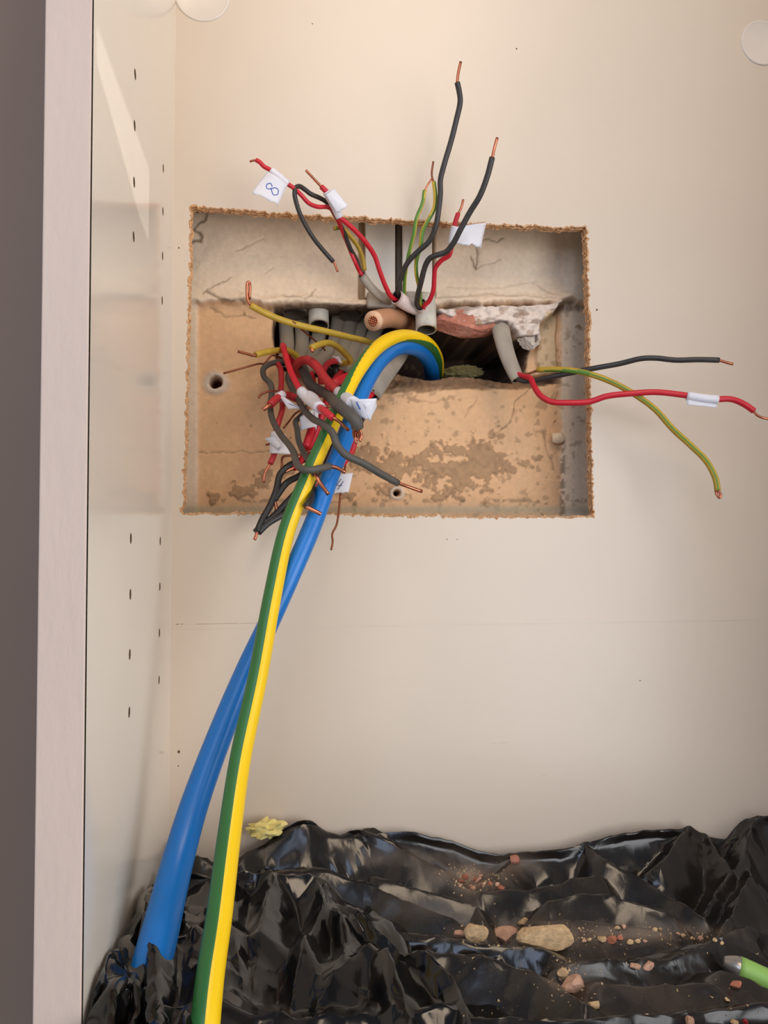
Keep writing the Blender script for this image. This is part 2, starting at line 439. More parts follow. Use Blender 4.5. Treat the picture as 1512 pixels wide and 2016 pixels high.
# the masonry seen through the hole: one height field with plaster, ledge, cavity
x0, x1 = P(330, 700, 45).x, P(1215, 700, 45).x
z0, z1 = P(800, 1060, 45).z, P(800, 360, 45).z
ST = .0009
nx, nz = int((x1-x0)/ST), int((z1-z0)/ST)
gx, gz = np.meshgrid(np.linspace(x0, x1, nx), np.linspace(z0, z1, nz))
gp, gq = project(gx, np.full_like(gx, .045), gz)
n1 = fbm(gp/40, gq/40, 3); n2 = fbm(gp/9, gq/9, 11); n3 = fbm(gp/120, gq/120, 23, 3)
wob = (fbm(gp/22, gq/22, 31)-.5)
tan = np.array(lin(226, 180, 134)[:3]); grey = np.array(lin(232, 206, 176)[:3]); grey2 = np.array(lin(226, 204, 176)[:3])
white = np.array(lin(226, 208, 192)[:3]); brown = np.array(lin(150, 116, 84)[:3]); dbrown = np.array(lin(84, 62, 48)[:3]); dirt = np.array(lin(120, 98, 74)[:3])
def mixc(c, col, k): return c*(1-k[..., None]) + col*k[..., None]
lip = 592 + 10*sstep(400, 560, gp) + 14*wob + 8*sstep(560, 700, gp)*(1-sstep(820, 860, gp)) - 6*sstep(1060, 1110, gp)
up = 1 - sstep(-4, 4, gq-lip)
sideL = 1-sstep(384, 392, gp + 3*wob); sideR = sstep(1104, 1114, gp + 10*wob)
yy = .052 - .008*up
c = np.broadcast_to(tan, gp.shape+(3,)).copy()
c = c*(1+.10*(n3-.5)[..., None])
c = mixc(c, grey, up)
c = mixc(c, grey2, np.maximum(sideL, sideR)*.9)
yy -= .0025*np.maximum(sideL, sideR)*(1-up)
yy += .004*sstep(1122, 1160, gp)                    # the right jamb falls back towards the corner
yy -= .0012*(n1-.5)*(1+up) + .0003*(n2-.5)
# raised edge of thick plaster above the cavity
yy -= .004*np.exp(-((gq-lip+9)/9)**2)*(.4+1.2*n1)*sstep(420, 520, gp)
# brown foam of old adhesive in the lip
k = np.exp(-((gq-lip-6)/7)**2)*sstep(480, 560, gp)*(.5+.5*(n2 > .45)); c = mixc(c, dirt, np.clip(k, 0, .8))
# loose plaster mass to the right
pm = sdf(gp+8*wob, gq+10*wob, [(858, 612), (900, 604), (1000, 606), (1110, 596), (1062, 640), (1058, 672), (1036, 694), (1014, 672), (1000, 650), (964, 668), (930, 650), (890, 638), (862, 628)])
k = 1-sstep(-5, 3, pm); yy = yy*(1-k) + (.038 - .012*(n1-.3) - .004*(n2-.5))*k; c = mixc(c, white*(.92+.16*n2[..., None]), k)
k2 = k*sstep(.55, .7, fbm(gp/30, gq/10, 77)); c = mixc(c, np.array(lin(150, 126, 108)[:3]), k2*.8)
# peeling paint flap right of the cavity
pm = sdf(gp+5*wob, gq+5*wob, [(1064, 622), (1100, 615), (1098, 700), (1105, 735), (1070, 735), (1058, 710), (1060, 660)])
k = 1-sstep(-4, 3, pm); yy -= .004*k; c = mixc(c, np.array(lin(214, 184, 142)[:3]), k)
# cavity
cav = [(540, 602), (600, 598), (700, 604), (800, 600), (862, 620), (930, 648), (990, 640), (1010, 668), (1052, 664), (1040, 720), (1018, 748), (985, 742),
       (930, 728), (860, 738), (795, 726), (760, 742), (720, 772), (690, 770), (660, 742), (600, 738), (548, 722), (536, 660)]
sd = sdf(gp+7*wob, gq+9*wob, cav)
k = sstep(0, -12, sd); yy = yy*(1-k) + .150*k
leg = sdf(gp+10*wob, gq+10*wob, [(735, 742), (790, 722), (860, 732), (930, 722), (985, 738), (1030, 720), (1045, 740), (1105, 735), (1108, 752), (1020, 764), (960, 762), (880, 764), (815, 768), (735, 772)])
kb = (1-sstep(-3, 4, leg))
yy += kb*(.018*sstep(768, 728, gq) + .006*(n2-.4) )*(1-k)
c = mixc(c, brown*(.7+.6*n2[..., None]), kb)
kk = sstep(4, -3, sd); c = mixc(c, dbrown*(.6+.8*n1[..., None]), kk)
# dusty scabs of old adhesive on the lower wall
m1 = np.exp(-((gp-800)/135)**2-((gq-915-.06*(gp-800))/42)**2) + .95*np.exp(-((gp-960)/85)**2-((gq-908)/46)**2) + .8*np.exp(-((gp-500)/85)**2-((gq-955+.35*(gp-500))/22)**2) \
   + .6*np.exp(-((gp-690)/60)**2-((gq-975)/20)**2) + .6*np.exp(-((gp-860)/90)**2-((gq-970)/18)**2)
th = m1*.8 + (fbm(gp/26, gq/22, 91, 5)-.5)*1.5 + (n2-.5)*.8
k = sstep(.48, .58, th)*(1-up); c = mixc(c, np.array(lin(166, 130, 94)[:3])*(.8+.4*n2[..., None]), k*.85); yy -= k*(.0006+.0014*n2)
k = sstep(.78, .9, fbm(gp/14, gq/14, 55, 3)*1.25)*(1-up)*sstep(640, 700, gp); c = mixc(c, brown, k*.5)
# cracks, joint lines, greenish rim at the bottom
def crack(pts, w, dk, col=dirt, dep=.0010):
    global yy, c
    d = seg_dist(gp+9*(fbm(gp/12, gq/12, 5)-.5), gq+9*(fbm(gp/12, gq/12, 6)-.5), pts)
    k = np.exp(-(d/w)**2); yy = yy + dep*k; c = mixc(c, col, np.clip(k*dk, 0, 1))
for pts, w, dk in (([(400, 578), (430, 560), (452, 548)], 1.6, .7), ([(408, 575), (440, 590), (480, 592)], 2.5, .8), ([(930, 470), (940, 500), (935, 530), (930, 515), (925, 505)], 2.0, .8),
                   ([(930, 525), (938, 528), (955, 522), (985, 512)], 1.2, .5), ([(935, 480), (960, 470), (975, 478), (990, 470)], 1.5, .7), ([(1060, 750), (1020, 790), (1010, 830), (975, 855)], 1.5, .6),
                   ([(390, 889), (540, 887), (640, 886)], 1.1, .6), ([(780, 775), (850, 790), (900, 780)], 1.2, .4), ([(920, 820), (945, 780)], 1.4, .4), ([(1075, 850), (1080, 880), (1098, 925)], 1.8, .5),
                   ([(1068, 770), (1095, 795), (1105, 770)], 2.5, .4), ([(555, 582), (600, 590), (615, 578), (622, 570)], 1.6, .5), ([(410, 600), (440, 618), (480, 615), (500, 622)], 1.8, .5),
                   ([(520, 540), (535, 528)], 1.2, .4), ([(880, 565), (960, 570), (1060, 555)], 1.6, .25), ([(860, 590), (950, 580), (1090, 590)], 2.2, .3), ([(1050, 560), (1090, 580)], 1.5, .4), ([(460, 495), (520, 470)], 1.2, .3)):
    crack(pts, w, dk)
crack([(408, 424), (404, 436), (386, 447), (383, 455), (395, 460), (401, 468), (396, 476), (380, 480)], 3.2, .95, np.array(lin(132, 108, 78)[:3]), -.0006)
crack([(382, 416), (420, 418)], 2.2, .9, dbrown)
k = np.exp(-((gq-1004)/9)**2)*(1-up); c = mixc(c, np.array(lin(176, 168, 140)[:3]), k*.7)
k = np.exp(-((gp-1112)/5)**2)*sstep(820, 900, gq)*(n2 > .45); c = mixc(c, dirt, np.clip(k*.8, 0, 1))
k = np.exp(-((gq-985)/4)**2)*(fbm(gp/20, gq/20, 44) > .52)*(1-up); c = mixc(c, dirt, k*.6)
# old screw holes
for (hx, hy, hr, ring) in ((424, 750, 13, 30), (784, 970, 7, 13)):
    d = np.hypot(gp-hx, (gq-hy)*1.15) + 6*wob
    k = 1-sstep(hr-4, hr+1, d); yy += .02*k
    rk = np.exp(-((d-hr-5)/(ring*.28))**2); yy -= .002*rk*n1*2; c = mixc(c, np.array(lin(214, 196, 176)[:3]), np.clip(rk*.9, 0, 1)); c = mixc(c, np.array(lin(104, 54, 40)[:3]), k)
# chase for the trunking
k = (sstep(704, 708, gp)-sstep(854, 858, gp))*(1-sstep(586, 592, gq)); yy += .006*k; c = mixc(c, np.array(lin(150, 118, 80)[:3]), k*.8)
V = np.stack([gx, yy, gz], -1).reshape(-1, 3)
idx = np.arange(nx*nz).reshape(nz, nx)
Fq = np.stack([idx[:-1, :-1], idx[:-1, 1:], idx[1:, 1:], idx[1:, :-1]], -1).reshape(-1, 4)
def grid_mesh(name, V, Fq):
    me = bpy.data.meshes.new(name)
    me.vertices.add(len(V)); me.vertices.foreach_set('co', V.astype(np.float32).ravel())
    me.loops.add(Fq.size); me.loops.foreach_set('vertex_index', Fq.astype(np.int32).ravel())
    me.polygons.add(len(Fq)); me.polygons.foreach_set('loop_start', np.arange(0, Fq.size, 4, dtype=np.int32))
    me.update(calc_edges=True); me.validate(); return me
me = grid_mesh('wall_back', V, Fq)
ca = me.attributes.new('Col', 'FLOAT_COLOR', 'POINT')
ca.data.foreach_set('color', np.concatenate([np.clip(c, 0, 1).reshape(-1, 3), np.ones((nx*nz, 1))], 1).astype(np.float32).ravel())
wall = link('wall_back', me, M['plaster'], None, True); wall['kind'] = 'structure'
bk = MB(); bk.box((x0-.02, .16, z0-.02), (x1+.02, .17, z1+.02))
for a_, b_ in (((x0-.02, .045, z0-.02), (x0, .17, z1+.02)), ((x1, .045, z0-.02), (x1+.02, .17, z1+.02)), ((x0, .045, z1), (x1, .17, z1+.02)), ((x0, .045, z0-.02), (x1, .17, z0))):
    bk.box(a_, b_)
bk.build('masonry', M['brick'], wall)

def rock(name, c, s, m, parent=None, seed=0, cuts=9, sub=2, sq=(1, 1, 1), lump=.12):
    """irregular broken lump: icosphere sliced by random planes"""
    r_ = random.Random(seed); bm = bmesh.new(); bmesh.ops.create_icosphere(bm, subdivisions=sub, radius=1)
    pl = []
    for k in range(cuts):
        n = Vector((r_.gauss(0, 1), r_.gauss(0, 1), r_.gauss(0, 1))).normalized(); pl.append((n, r_.uniform(.5, .8)))
    for v in bm.verts:
        for n, d in pl:
            e = v.co.dot(n)-d
            if e > 0: v.co -= n*e
        v.co *= 1 + r_.uniform(-lump, lump)*.5
        v.co = Vector((v.co.x*sq[0], v.co.y*sq[1], v.co.z*sq[2]))*s + Vector(c)
    me = bpy.data.meshes.new(name); bm.to_mesh(me); bm.free()
    return link(name, me, m, parent)
rock('brick', P(918, 638, 46), .028, M['brick'], wall, 3, 8, 4, (1.05, .7, .42), .05)
rock('plaster_chip', P(1099, 860, 47), .0075, M['chip'], wall, 5, 8, 3, (1.15, .5, .8), .05)
rock('mortar_lump', P(1040, 655, 42), .013, M['mortar'], wall, 6, 6, 4, (.9, .7, 1.2), .08)
#rock('mortar_lump', P(975, 620, 42), .012, M['mortar'], wall, 16, 6, 4, (2.2, .6, .8), .08)
# ------------------------------------------------------------------ cables
def path(pts, sub=5):
    return spline([P(*p) for p in pts], sub)
GY = lambda a0=0.0, a1=None, hw=1.0: (lambda t: (a0 + ((a1 if a1 is not None else a0)-a0)*t, hw))
def core(parent, name, kind, r, pts, tip=None, tipr=None, stripe=None, label=None, cop='copper', sub=5, seg=12):
    mb = MB(); pa = path(pts, sub)
    if kind == 'gy': tube(mb, pa, r, seg, stripe or GY(0, 0, 1.0)); mats = [M['olive'], M['green']]
    elif kind == 'yg': tube(mb, pa, r, seg, stripe or GY(1.2, 1.2, 1.0)); mats = [M['green'], M['yellow']]
    else: tube(mb, pa, r, seg); mats = [M[kind]]
    o = mb.build(name, mats, parent, True, label)
    if tip:
        tb = MB(); tr = tipr or r*.52
        tp = path([tip[0]] + list(tip), 4) if False else path(tip, 4)
        tube(tb, tp, tr, 8); tb.build('copper_tip', M[cop], o, True)
    return o
def bare(parent, r, pts, name='earth_core', cop='copperd'):
    mb = MB(); tube(mb, path(pts, 5), r, 8); return mb.build(name, M[cop], parent, True, 'bare copper wire')
def sheath(parent, r, pts, m='grey', flat=.72, name='sheath', hollow=.78, label=None):
    mb = MB(); tube(mb, path(pts, 5), r, 16, flat=flat, hollow=hollow, mcap=1); return mb.build(name, [M[m], M['dark']], parent, True, label)
def flag(parent, corners, bulge=2.0, sleeve=None, sr=.0028, curl=0.0, ink=None, inkm='ink', jag=0.0, label=None, inkr=.00022, n=10, seed=1):
    """folded tape label: a flag with thickness from four pixel corners (x, y, mm) and a sleeve wrapped on the core.
    ink: strokes in flag coordinates (u, v)"""
    c = [P(*q) for q in corners]; rg_ = random.Random(seed)
    nrm = (c[1]-c[0]).cross(c[3]-c[0]).normalized()
    if nrm.y > 0: nrm = -nrm
    def at(u, v):
        a = c[0].lerp(c[1], u); b = c[3].lerp(c[2], u); p = a.lerp(b, v)
        return p + nrm*(bulge/1000*math.sin(math.pi*u*.9+.2)*(1-.3*v) + curl/1000*v*v)
    mb = MB(); jj = [rg_.uniform(-jag, jag) for _ in range(n+1)]
    g = [[at(u/n, v/n + (jj[u] if v == n else 0)) for u in range(n+1)] for v in range(n+1)]
    th = nrm*.00022
    vs = [p for row in g for p in row] + [p-th for row in g for p in row]; N = (n+1)*(n+1); ff, mm = [], []
    for v in range(n):
        for u in range(n):
            q = (v*(n+1)+u, v*(n+1)+u+1, (v+1)*(n+1)+u+1, (v+1)*(n+1)+u)
            ff.append(q[::-1]); mm.append(0); ff.append(tuple(N+i for i in q)); mm.append(1)
    rim = [u for u in range(n+1)] + [v*(n+1)+n for v in range(1, n+1)] + [n*(n+1)+u for u in range(n-1, -1, -1)] + [v*(n+1) for v in range(n-1, 0, -1)]
    for i in range(len(rim)):
        a, b = rim[i], rim[(i+1) % len(rim)]; ff.append((a, b, N+b, N+a)); mm.append(0)
    mb.add(vs, ff, mm)
    if sleeve: tube(mb, path(sleeve, 5), sr, 12, rough=.03, rng=rg_)
    o = mb.build('tape_label', [M['tape'], M['tapeb']], parent, True, label)
    if ink:
        for st in ink:
            ib = MB(); tube(ib, spline([at(u, v)+nrm*.00012 for u, v in st], 5), inkr, 6, flat=.5)
            ib.build('pen_mark', M[inkm], o, True)
    return o
def cable(name, base, label, cat='cable', group=None): return empty(name, P(*base), label, cat, group)

# thick earth tail
c_ = cable('earth_tail', (862, 735, 110), 'thick green and yellow earth cable arching out of the wall cavity', 'cable')
pts = [(862, 738, 110), (860, 705, 75), (838, 674, 36), (795, 662, 6), (748, 680, -28), (700, 738, -60), (655, 832, -84), (604, 945, -98), (566, 1040, -105), (537, 1170, -117), (508, 1330, -133),
       (474, 1490, -152), (452, 1640, -176), (432, 1800, -204), (414, 1920, -224), (402, 2040, -240), (392, 2140, -246)]
mb = MB(); pa = path(pts, 8)
def st(t):
    k = min(1, max(0, (t-.08)/.29)); return (1.5 - 2.95*k*k*(3-2*k), 1.48)
tube(mb, pa, lambda t: .0051 + .0014*min(1, max(0, (t-.42)/.45)) + .0006*max(0, 1-t/.3), 72, st); mb.build('sheath', [M['bigg'], M['bigy']], c_, True)
# thick blue tail
c_ = cable('neutral_tail', (850, 740, 100), 'thick blue tail cable running from the cavity down into the black sack', 'cable')
pts = [(852, 742, 110), (846, 712, 75), (822, 686, 36), (786, 682, 8), (745, 712, -26), (712, 770, -50), (688, 840, -70), (651, 935, -88), (617, 1030, -97), (574, 1130, -104), (530, 1225, -106), (486, 1320, -110),
       (432, 1450, -124), (384, 1580, -139), (354, 1680, -154), (332, 1765, -171), (311, 1850, -190), (284, 1950, -206), (252, 2040, -190)]
mb = MB(); tube(mb, path(pts, 8), lambda t: .0060 + .0014*max(0, 1-t/.35) + .0036*max(0, min(1, (t-.50)/.4)), 28); mb.build('sheath', M['blue'], c_, True)
# big brown single with stranded end
c_ = cable('brown_tail', (800, 645, 80), 'cut off pale brown tail stub showing its stranded copper end', 'cable')
e0, e1 = P(752, 627, 24), P(736, 632, 8); mb = MB()
tube(mb, path([(812, 650, 95), (792, 632, 60), (768, 626, 36), (752, 628, 22), (735, 632, 8)], 6), .0079, 24, mcap=1); mb.build('sheath', [M['peach'], M['peachin']], c_, True)
ax = (e1-e0).normalized(); sx = ax.orthogonal().normalized(); sy = ax.cross(sx); mb = MB(); e1 = P(735, 632, 8)
for k in range(19):
    q = (0, 0) if k == 0 else ((.0017*math.cos(k), .0017*math.sin(k)) if k < 7 else (.0034*math.cos(k*math.pi/6), .0034*math.sin(k*math.pi/6)))
    if k < 7 and k: q = (.0017*math.cos(k*math.pi/3), .0017*math.sin(k*math.pi/3))
    b = e1 + sx*q[0] + sy*q[1]; tube(mb, [b-ax*.002, b+ax*.0002, b+ax*(.0006+.0005*random.random())], .00088, 7)
o = mb.build('copper_strands', M['copper'], c_, True); o['kind'] = 'stuff'

# conduits coming down behind the plaster
for (pts, r, lab) in (([(836, 585, 42), (838, 610, 40), (839, 650, 36)], .0088, 'short white conduit end right of centre under three cable cores'),
                      ([(627, 590, 62), (627, 615, 60), (628, 642, 55)], .0086, 'dirty white conduit end left of centre above the grey cables'),
                      ([(581, 585, 66), (581, 605, 64), (581, 617, 63)], .0105, 'stained conduit collar at the far left of the cavity'),
                      ([(692, 590, 66), (691, 605, 64), (690, 616, 63)], .0105, 'stained conduit collar left of the brown tail stub')):
    t_ = cable('conduit', pts[0], lab, 'conduit')
    mb = MB(); tube(mb, path(pts, 4), r, 24, hollow=.86, mcap=1); mb.build('pipe', [M['conduit'], M['conin']], t_, True)
# white trunking set in the plaster
for (a, b, lab) in ((719, 778, 'white plastic trunking, left of the pair in the plaster'), (792, 851, 'white plastic trunking, right of the pair in the plaster')):
    t_ = cable('cable_trunking', (a, 585, 50), lab, 'trunking')
    p, q = P(a, 585, 45), P(b, 585, 45); zt = P(a, 400, 45).z; mb = MB(); mb.box((p.x, .044, p.z), (q.x, .0505, zt+.02))
    o = mb.build('cover', M['trunk'], t_); bv = o.modifiers.new('bevel', 'BEVEL'); bv.width = .0012; bv.segments = 3
t_ = cable('gap_shade_strip', (785, 580, 48), 'thin dark strip standing in for the shaded gap between the two white trunkings', 'strip')
p, q = P(781, 582, 47), P(789, 582, 47); mb = MB(); mb.box((p.x, .046, p.z), (q.x, .050, P(781, 400, 47).z+.02)); mb.build('strip', M['gapm'], t_)  # dark colour stands in for shade in the gap between the trunkings
t_ = cable('conduit_saddle', (800, 590, 44), 'grey metal saddle clamped across the foot of the trunkings', 'clip')
mb = MB(); p, q = P(722, 607, 40), P(780, 578, 40); mb.box((p.x, .036, p.z), (q.x, .043, q.z)); p, q = P(850, 604, 40), P(798, 572, 40); mb.box((q.x, .040, p.z), (p.x, .046, q.z))
o = mb.build('band', M['grey'], t_); bv = o.modifiers.new('bevel', 'BEVEL'); bv.width = .002; bv.segments = 3

# A: upper left cable, tag 8
c_ = cable('twin_cable', (785, 600, 48), 'grey cable at upper left whose red core carries the tag marked 8')
sheath(c_, .0036, [(785, 602, 50), (765, 592, 36), (745, 580, 26), (727, 562, 18), (712, 541, 12)], 'grey', .8)
r_ = core(c_, 'red_core', 'red', .00155, [(716, 545, 13), (708, 535, 12), (700, 518, 6), (688, 490, 1), (672, 450, -12), (657, 416, -22), (645, 408, -28), (625, 407, -32), (608, 400, -36), (592, 383, -40), (578, 370, -42), (566, 362, -44), (545, 345, -46), (533, 335, -47), (520, 328, -48), (511, 319, -50), (504, 315, -50)],
          [(505, 315, -50), (499, 316, -50), (492, 318, -49)])
core(c_, 'black_core', 'black', .0017, [(718, 545, 14), (710, 536, 14), (702, 512, 8), (690, 490, 0), (676, 455, -10), (662, 428, -17), (652, 411, -22), (643, 398, -26), (630, 390, -29), (612, 382, -33), (600, 373, -36), (590, 367, -39), (583, 369, -41), (580, 380, -42), (585, 405, -39), (597, 435, -34), (618, 470, -27), (640, 497, -20), (656, 515, -16)],
     [(656, 514, -16), (660, 522, -15), (665, 535, -14)])
core(c_, 'earth_core', 'gy', .0017, [(718, 532, 14), (713, 505, 10), (703, 483, 5), (690, 466, 0), (678, 453, -4), (668, 448, -8), (658, 450, -10)], [(659, 450, -10), (656, 451, -10)], stripe=GY(2.0, 5.0, .9))
flag(c_, [(526, 338, -49), (566, 364, -47), (547, 406, -45), (494, 381, -47)], 3.5, [(533, 335, -47), (548, 347, -46), (567, 363, -44)], .0026, curl=2, jag=.06,
     ink=[[(.52, .44), (.40, .36), (.30, .46), (.38, .60), (.52, .54), (.62, .42), (.76, .42), (.82, .58), (.70, .70), (.58, .60), (.50, .50)]], inkr=.0003, label='tag with a blue 8')

# B: upper centre cable with white torn sheath
c_ = cable('twin_cable', (845, 618, 56), 'cable in torn pinkish sheath whose black core stands tallest of all')
sheath(c_, .0060, [(845, 620, 58), (822, 608, 40), (800, 598, 30), (780, 584, 20)], 'sleeve', .85, hollow=.9, label='torn pinkish white sheath')
core(c_, 'red_core', 'red', .0019, [(800, 600, 32), (771, 585, 20), (761, 568, 14), (748, 535, 5), (738, 505, -2), (722, 480, -10), (700, 455, -18), (680, 437, -24), (669, 428, -27), (660, 410, -30), (650, 390, -33), (643, 378, -36), (632, 367, -38)],
     [(633, 368, -38), (618, 352, -40), (602, 335, -42)])
flag(c_, [(641, 384, -40), (658, 370, -38), (684, 406, -36), (662, 420, -34)], 2.0, [(642, 377, -36), (652, 394, -33), (661, 411, -30), (669, 428, -27)], .0030, curl=1, jag=.05, label='blank tag')
core(c_, 'black_core', 'black', .0021, [(795, 600, 32), (783, 572, 18), (789, 548, 12), (802, 518, 4), (822, 496, -2), (845, 475, -8), (858, 445, -14), (864, 410, -18), (867, 380, -20), (867, 355, -22), (875, 322, -26), (888, 278, -30), (898, 238, -34), (906, 200, -38), (904, 180, -40), (900, 162, -42)],
     [(900, 163, -42), (902, 145, -43), (907, 122, -44)])
core(c_, 'earth_core', 'yg', .0015, [(797, 600, 32), (796, 570, 20), (798, 540, 12), (805, 500, 2), (815, 460, -6), (820, 430, -10), (832, 400, -13), (836, 375, -15)], [(836, 376, -15), (842, 364, -16), (850, 352, -17)], stripe=GY(1.5, .9, .7))
# C
c_ = cable('twin_cable', (845, 625, 52), 'cable at upper centre with a blank curled tag and a kinked black core')
sheath(c_, .0056, [(848, 624, 50), (838, 612, 38), (828, 600, 28)], 'sleeve', .85, hollow=.9, label='torn pinkish white sheath')
core(c_, 'black_core', 'black', .0022, [(838, 612, 38), (821, 600, 24), (822, 585, 18), (829, 555, 8), (838, 522, 0), (846, 509, -4), (858, 503, -7), (878, 496, -10), (893, 478, -15), (905, 455, -20), (925, 418, -27), (945, 385, -34), (960, 345, -40), (969, 310, -44)], [(969, 311, -44), (973, 293, -45), (979, 271, -47)])
core(c_, 'red_core', 'red', .0019, [(842, 614, 38), (834, 604, 26), (845, 592, 20), (853, 572, 14), (855, 545, 8), (857, 528, 4), (870, 512, 0), (884, 503, -3), (889, 485, -6), (892, 465, -8), (896, 440, -11), (902, 420, -13)], [(902, 421, -13), (908, 409, -14), (912, 393, -15)])
flag(c_, [(894, 447, -9), (958, 438, -4), (944, 486, 0), (890, 478, -6)], 3.0, [(896, 446, -10), (892, 462, -8), (889, 482, -6)], .0029, curl=3, jag=.09, label='blank curled tag', seed=5)
core(c_, 'earth_core', 'yg', .0016, [(840, 614, 38), (829, 600, 26), (826, 570, 18), (820, 540, 10), (820, 512, 4), (828, 485, -3), (832, 455, -8), (845, 430, -12), (855, 410, -14), (857, 385, -16), (854, 358, -17)], [(854, 359, -17), (850, 345, -17), (853, 318, -19)], tipr=.0008, stripe=GY(4.6, 5.2, 1.0), cop='copperd')

# D: right hand cable
c_ = cable('twin_cable', (985, 630, 48), 'grey cable on the right whose three cores reach out across the cream panel')
sheath(c_, lambda t: .0090-.0034*t, [(975, 612, 62), (984, 640, 40), (990, 668, 30), (999, 700, 22), (1012, 732, 14), (1020, 748, 10)], 'grey', .55, hollow=.82)
core(c_, 'black_core', 'black', .0021, [(1012, 735, 14), (1022, 748, 8), (1050, 750, 2), (1085, 742, -8), (1130, 733, -18), (1170, 725, -26), (1220, 716, -34), (1262, 706, -42), (1290, 705, -46), (1330, 709, -52), (1375, 708, -58), (1416, 709, -62)], [(1415, 709, -62), (1428, 713, -63), (1443, 717, -64)])
core(c_, 'red_core', 'red', .0023, [(1014, 735, 14), (1030, 741, 6), (1044, 745, -2), (1052, 762, -10), (1065, 780, -17), (1085, 791, -22), (1120, 793, -28), (1160, 791, -33), (1195, 780, -38), (1240, 775, -43), (1290, 772, -48), (1340, 777, -52), (1400, 786, -57), (1440, 786, -60), (1465, 796, -62), (1484, 809, -63)], [(1483, 808, -63), (1490, 817, -64), (1500, 822, -65), (1522, 826, -66)], tipr=.0010)
flag(c_, [(1352, 775, -54), (1413, 780, -58), (1411, 803, -58), (1352, 797, -54)], 1.2, [(1352, 779, -53), (1382, 784, -56), (1413, 787, -58)], .0034, label='blank tag wrapped flat')
bare(c_, .0009, [(1016, 738, 12), (1035, 737, 4), (1062, 728, -2)])
core(c_, 'earth_core', 'gy', .0023, [(1058, 728, -2), (1095, 727, -12), (1130, 730, -20), (1170, 739, -28), (1215, 757, -36), (1255, 780, -42), (1290, 806, -46), (1325, 845, -50), (1360, 877, -54), (1390, 907, -57), (1408, 940, -60), (1413, 966, -61)], [(1412, 964, -61), (1419, 974, -62), (1417, 980, -62), (1411, 974, -61), (1409, 966, -60)], tipr=.0010, stripe=lambda t: (1.75 - 1.6*min(1, t*4) + (3.6*max(0, t-.3) if t < 2 else 0) - 3.5*max(0, t-.3) + (2.9 if t > .55 else 0)*0, .75 if t < .25 else .35), label='green and yellow earth core')

# H: long yellow earth across the cavity
c_ = cable('earth_wire', (760, 690, 36), 'single yellow earth wire slanting across the grey cables, copper end bent upright', 'wire')
core(c_, 'insulation', 'olive', .0025, [(775, 686, 40), (722, 672, 22), (680, 662, 12), (640, 652, 2), (600, 643, -6), (560, 632, -12), (525, 618, -18), (493, 601, -22)],
     [(494, 601, -22), (488, 592, -23), (486, 575, -24), (487, 557, -25), (490, 555, -25), (492, 560, -25), (491, 590, -23)], tipr=.0010)

# the grey bundle hanging in the left of the cavity
SH = [([(562, 598, 78), (563, 640, 72), (565, 685, 60), (560, 715, 46)], 'grey cable, leftmost hanging in the wall cavity, core tag curled open'),
      ([(593, 598, 78), (594, 640, 74), (594, 690, 62), (582, 722, 46)], 'grey cable, second from the left in the wall cavity'),
      ([(632, 600, 76), (629, 655, 70), (616, 700, 60), (606, 732, 46)], 'grey cable hanging from the dirty white conduit end'),
      ([(668, 598, 78), (664, 645, 70), (652, 690, 60), (592, 735, 40)], 'grey heavy cable with stranded copper and the tag bearing one pen stroke'),
      ([(694, 598, 78), (688, 645, 70), (673, 690, 58), (660, 722, 44)], 'grey cable in the cavity with a striped earth stub bent left'),
      ([(718, 620, 80), (706, 655, 72), (692, 695, 60), (672, 735, 44)], 'grey cable slanting down behind the yellow earth wire'),
      ([(744, 640, 80), (728, 675, 70), (708, 715, 56), (690, 748, 42)], 'grey cable lowest under the brown tail, core tag marked 4'),
      ([(800, 668, 80), (782, 700, 62), (757, 735, 42), (730, 776, 30)], 'flat pale grey cable right behind the blue tail')]
CB = []
for i, (pts, lab) in enumerate(SH):
    c_ = cable('twin_cable', pts[0], lab); CB.append(c_)
    sheath(c_, .0062 if i != 7 else .0085, pts, 'grey2' if i < 7 else 'grey', .62 if i < 7 else .4)
# 1
c_ = CB[0]
core(c_, 'black_core', 'black2', .0023, [(562, 710, 48), (545, 713, 40), (528, 718, 32), (518, 728, 26), (520, 742, 20), (533, 757, 12), (535, 775, 6), (532, 797, 0), (536, 825, -14), (552, 855, -34), (570, 877, -58), (579, 893, -76), (583, 910, -92), (592, 922, -104), (608, 926, -110), (630, 922, -108), (650, 918, -104)], [(648, 918, -104), (663, 921, -104), (680, 930, -104)], tipr=.0013)
core(c_, 'red_core', 'red2', .0022, [(562, 708, 48), (546, 712, 42), (552, 725, 34), (554, 745, 26), (553, 775, 16), (556, 803, 8), (548, 832, 2), (541, 860, -2), (540, 893, -4), (532, 913, -6)], [(533, 912, -6), (521, 932, -8), (519, 950, -8)], tipr=.0010)
flag(c_, [(533, 856, -4), (562, 855, -8), (576, 896, -10), (536, 894, -6)], 3.0, [(543, 852, -1), (541, 872, -3), (540, 893, -4)], .0036, curl=2, label='blank curled tag', seed=3)
flag(c_, [(521, 864, -7), (540, 858, -9), (556, 876, -11), (548, 886, -8)], 2.0, None, curl=3, label='curled end of the tag', n=6)
bare(c_, .0008, [(556, 705, 44), (535, 700, 36), (520, 716, 34), (510, 716, 28), (480, 724, 22), (440, 735, 20)])
bare(c_, .0008, [(540, 868, 8), (533, 868, 4), (534, 873, 2), (523, 876, 1)], 'earth_end')
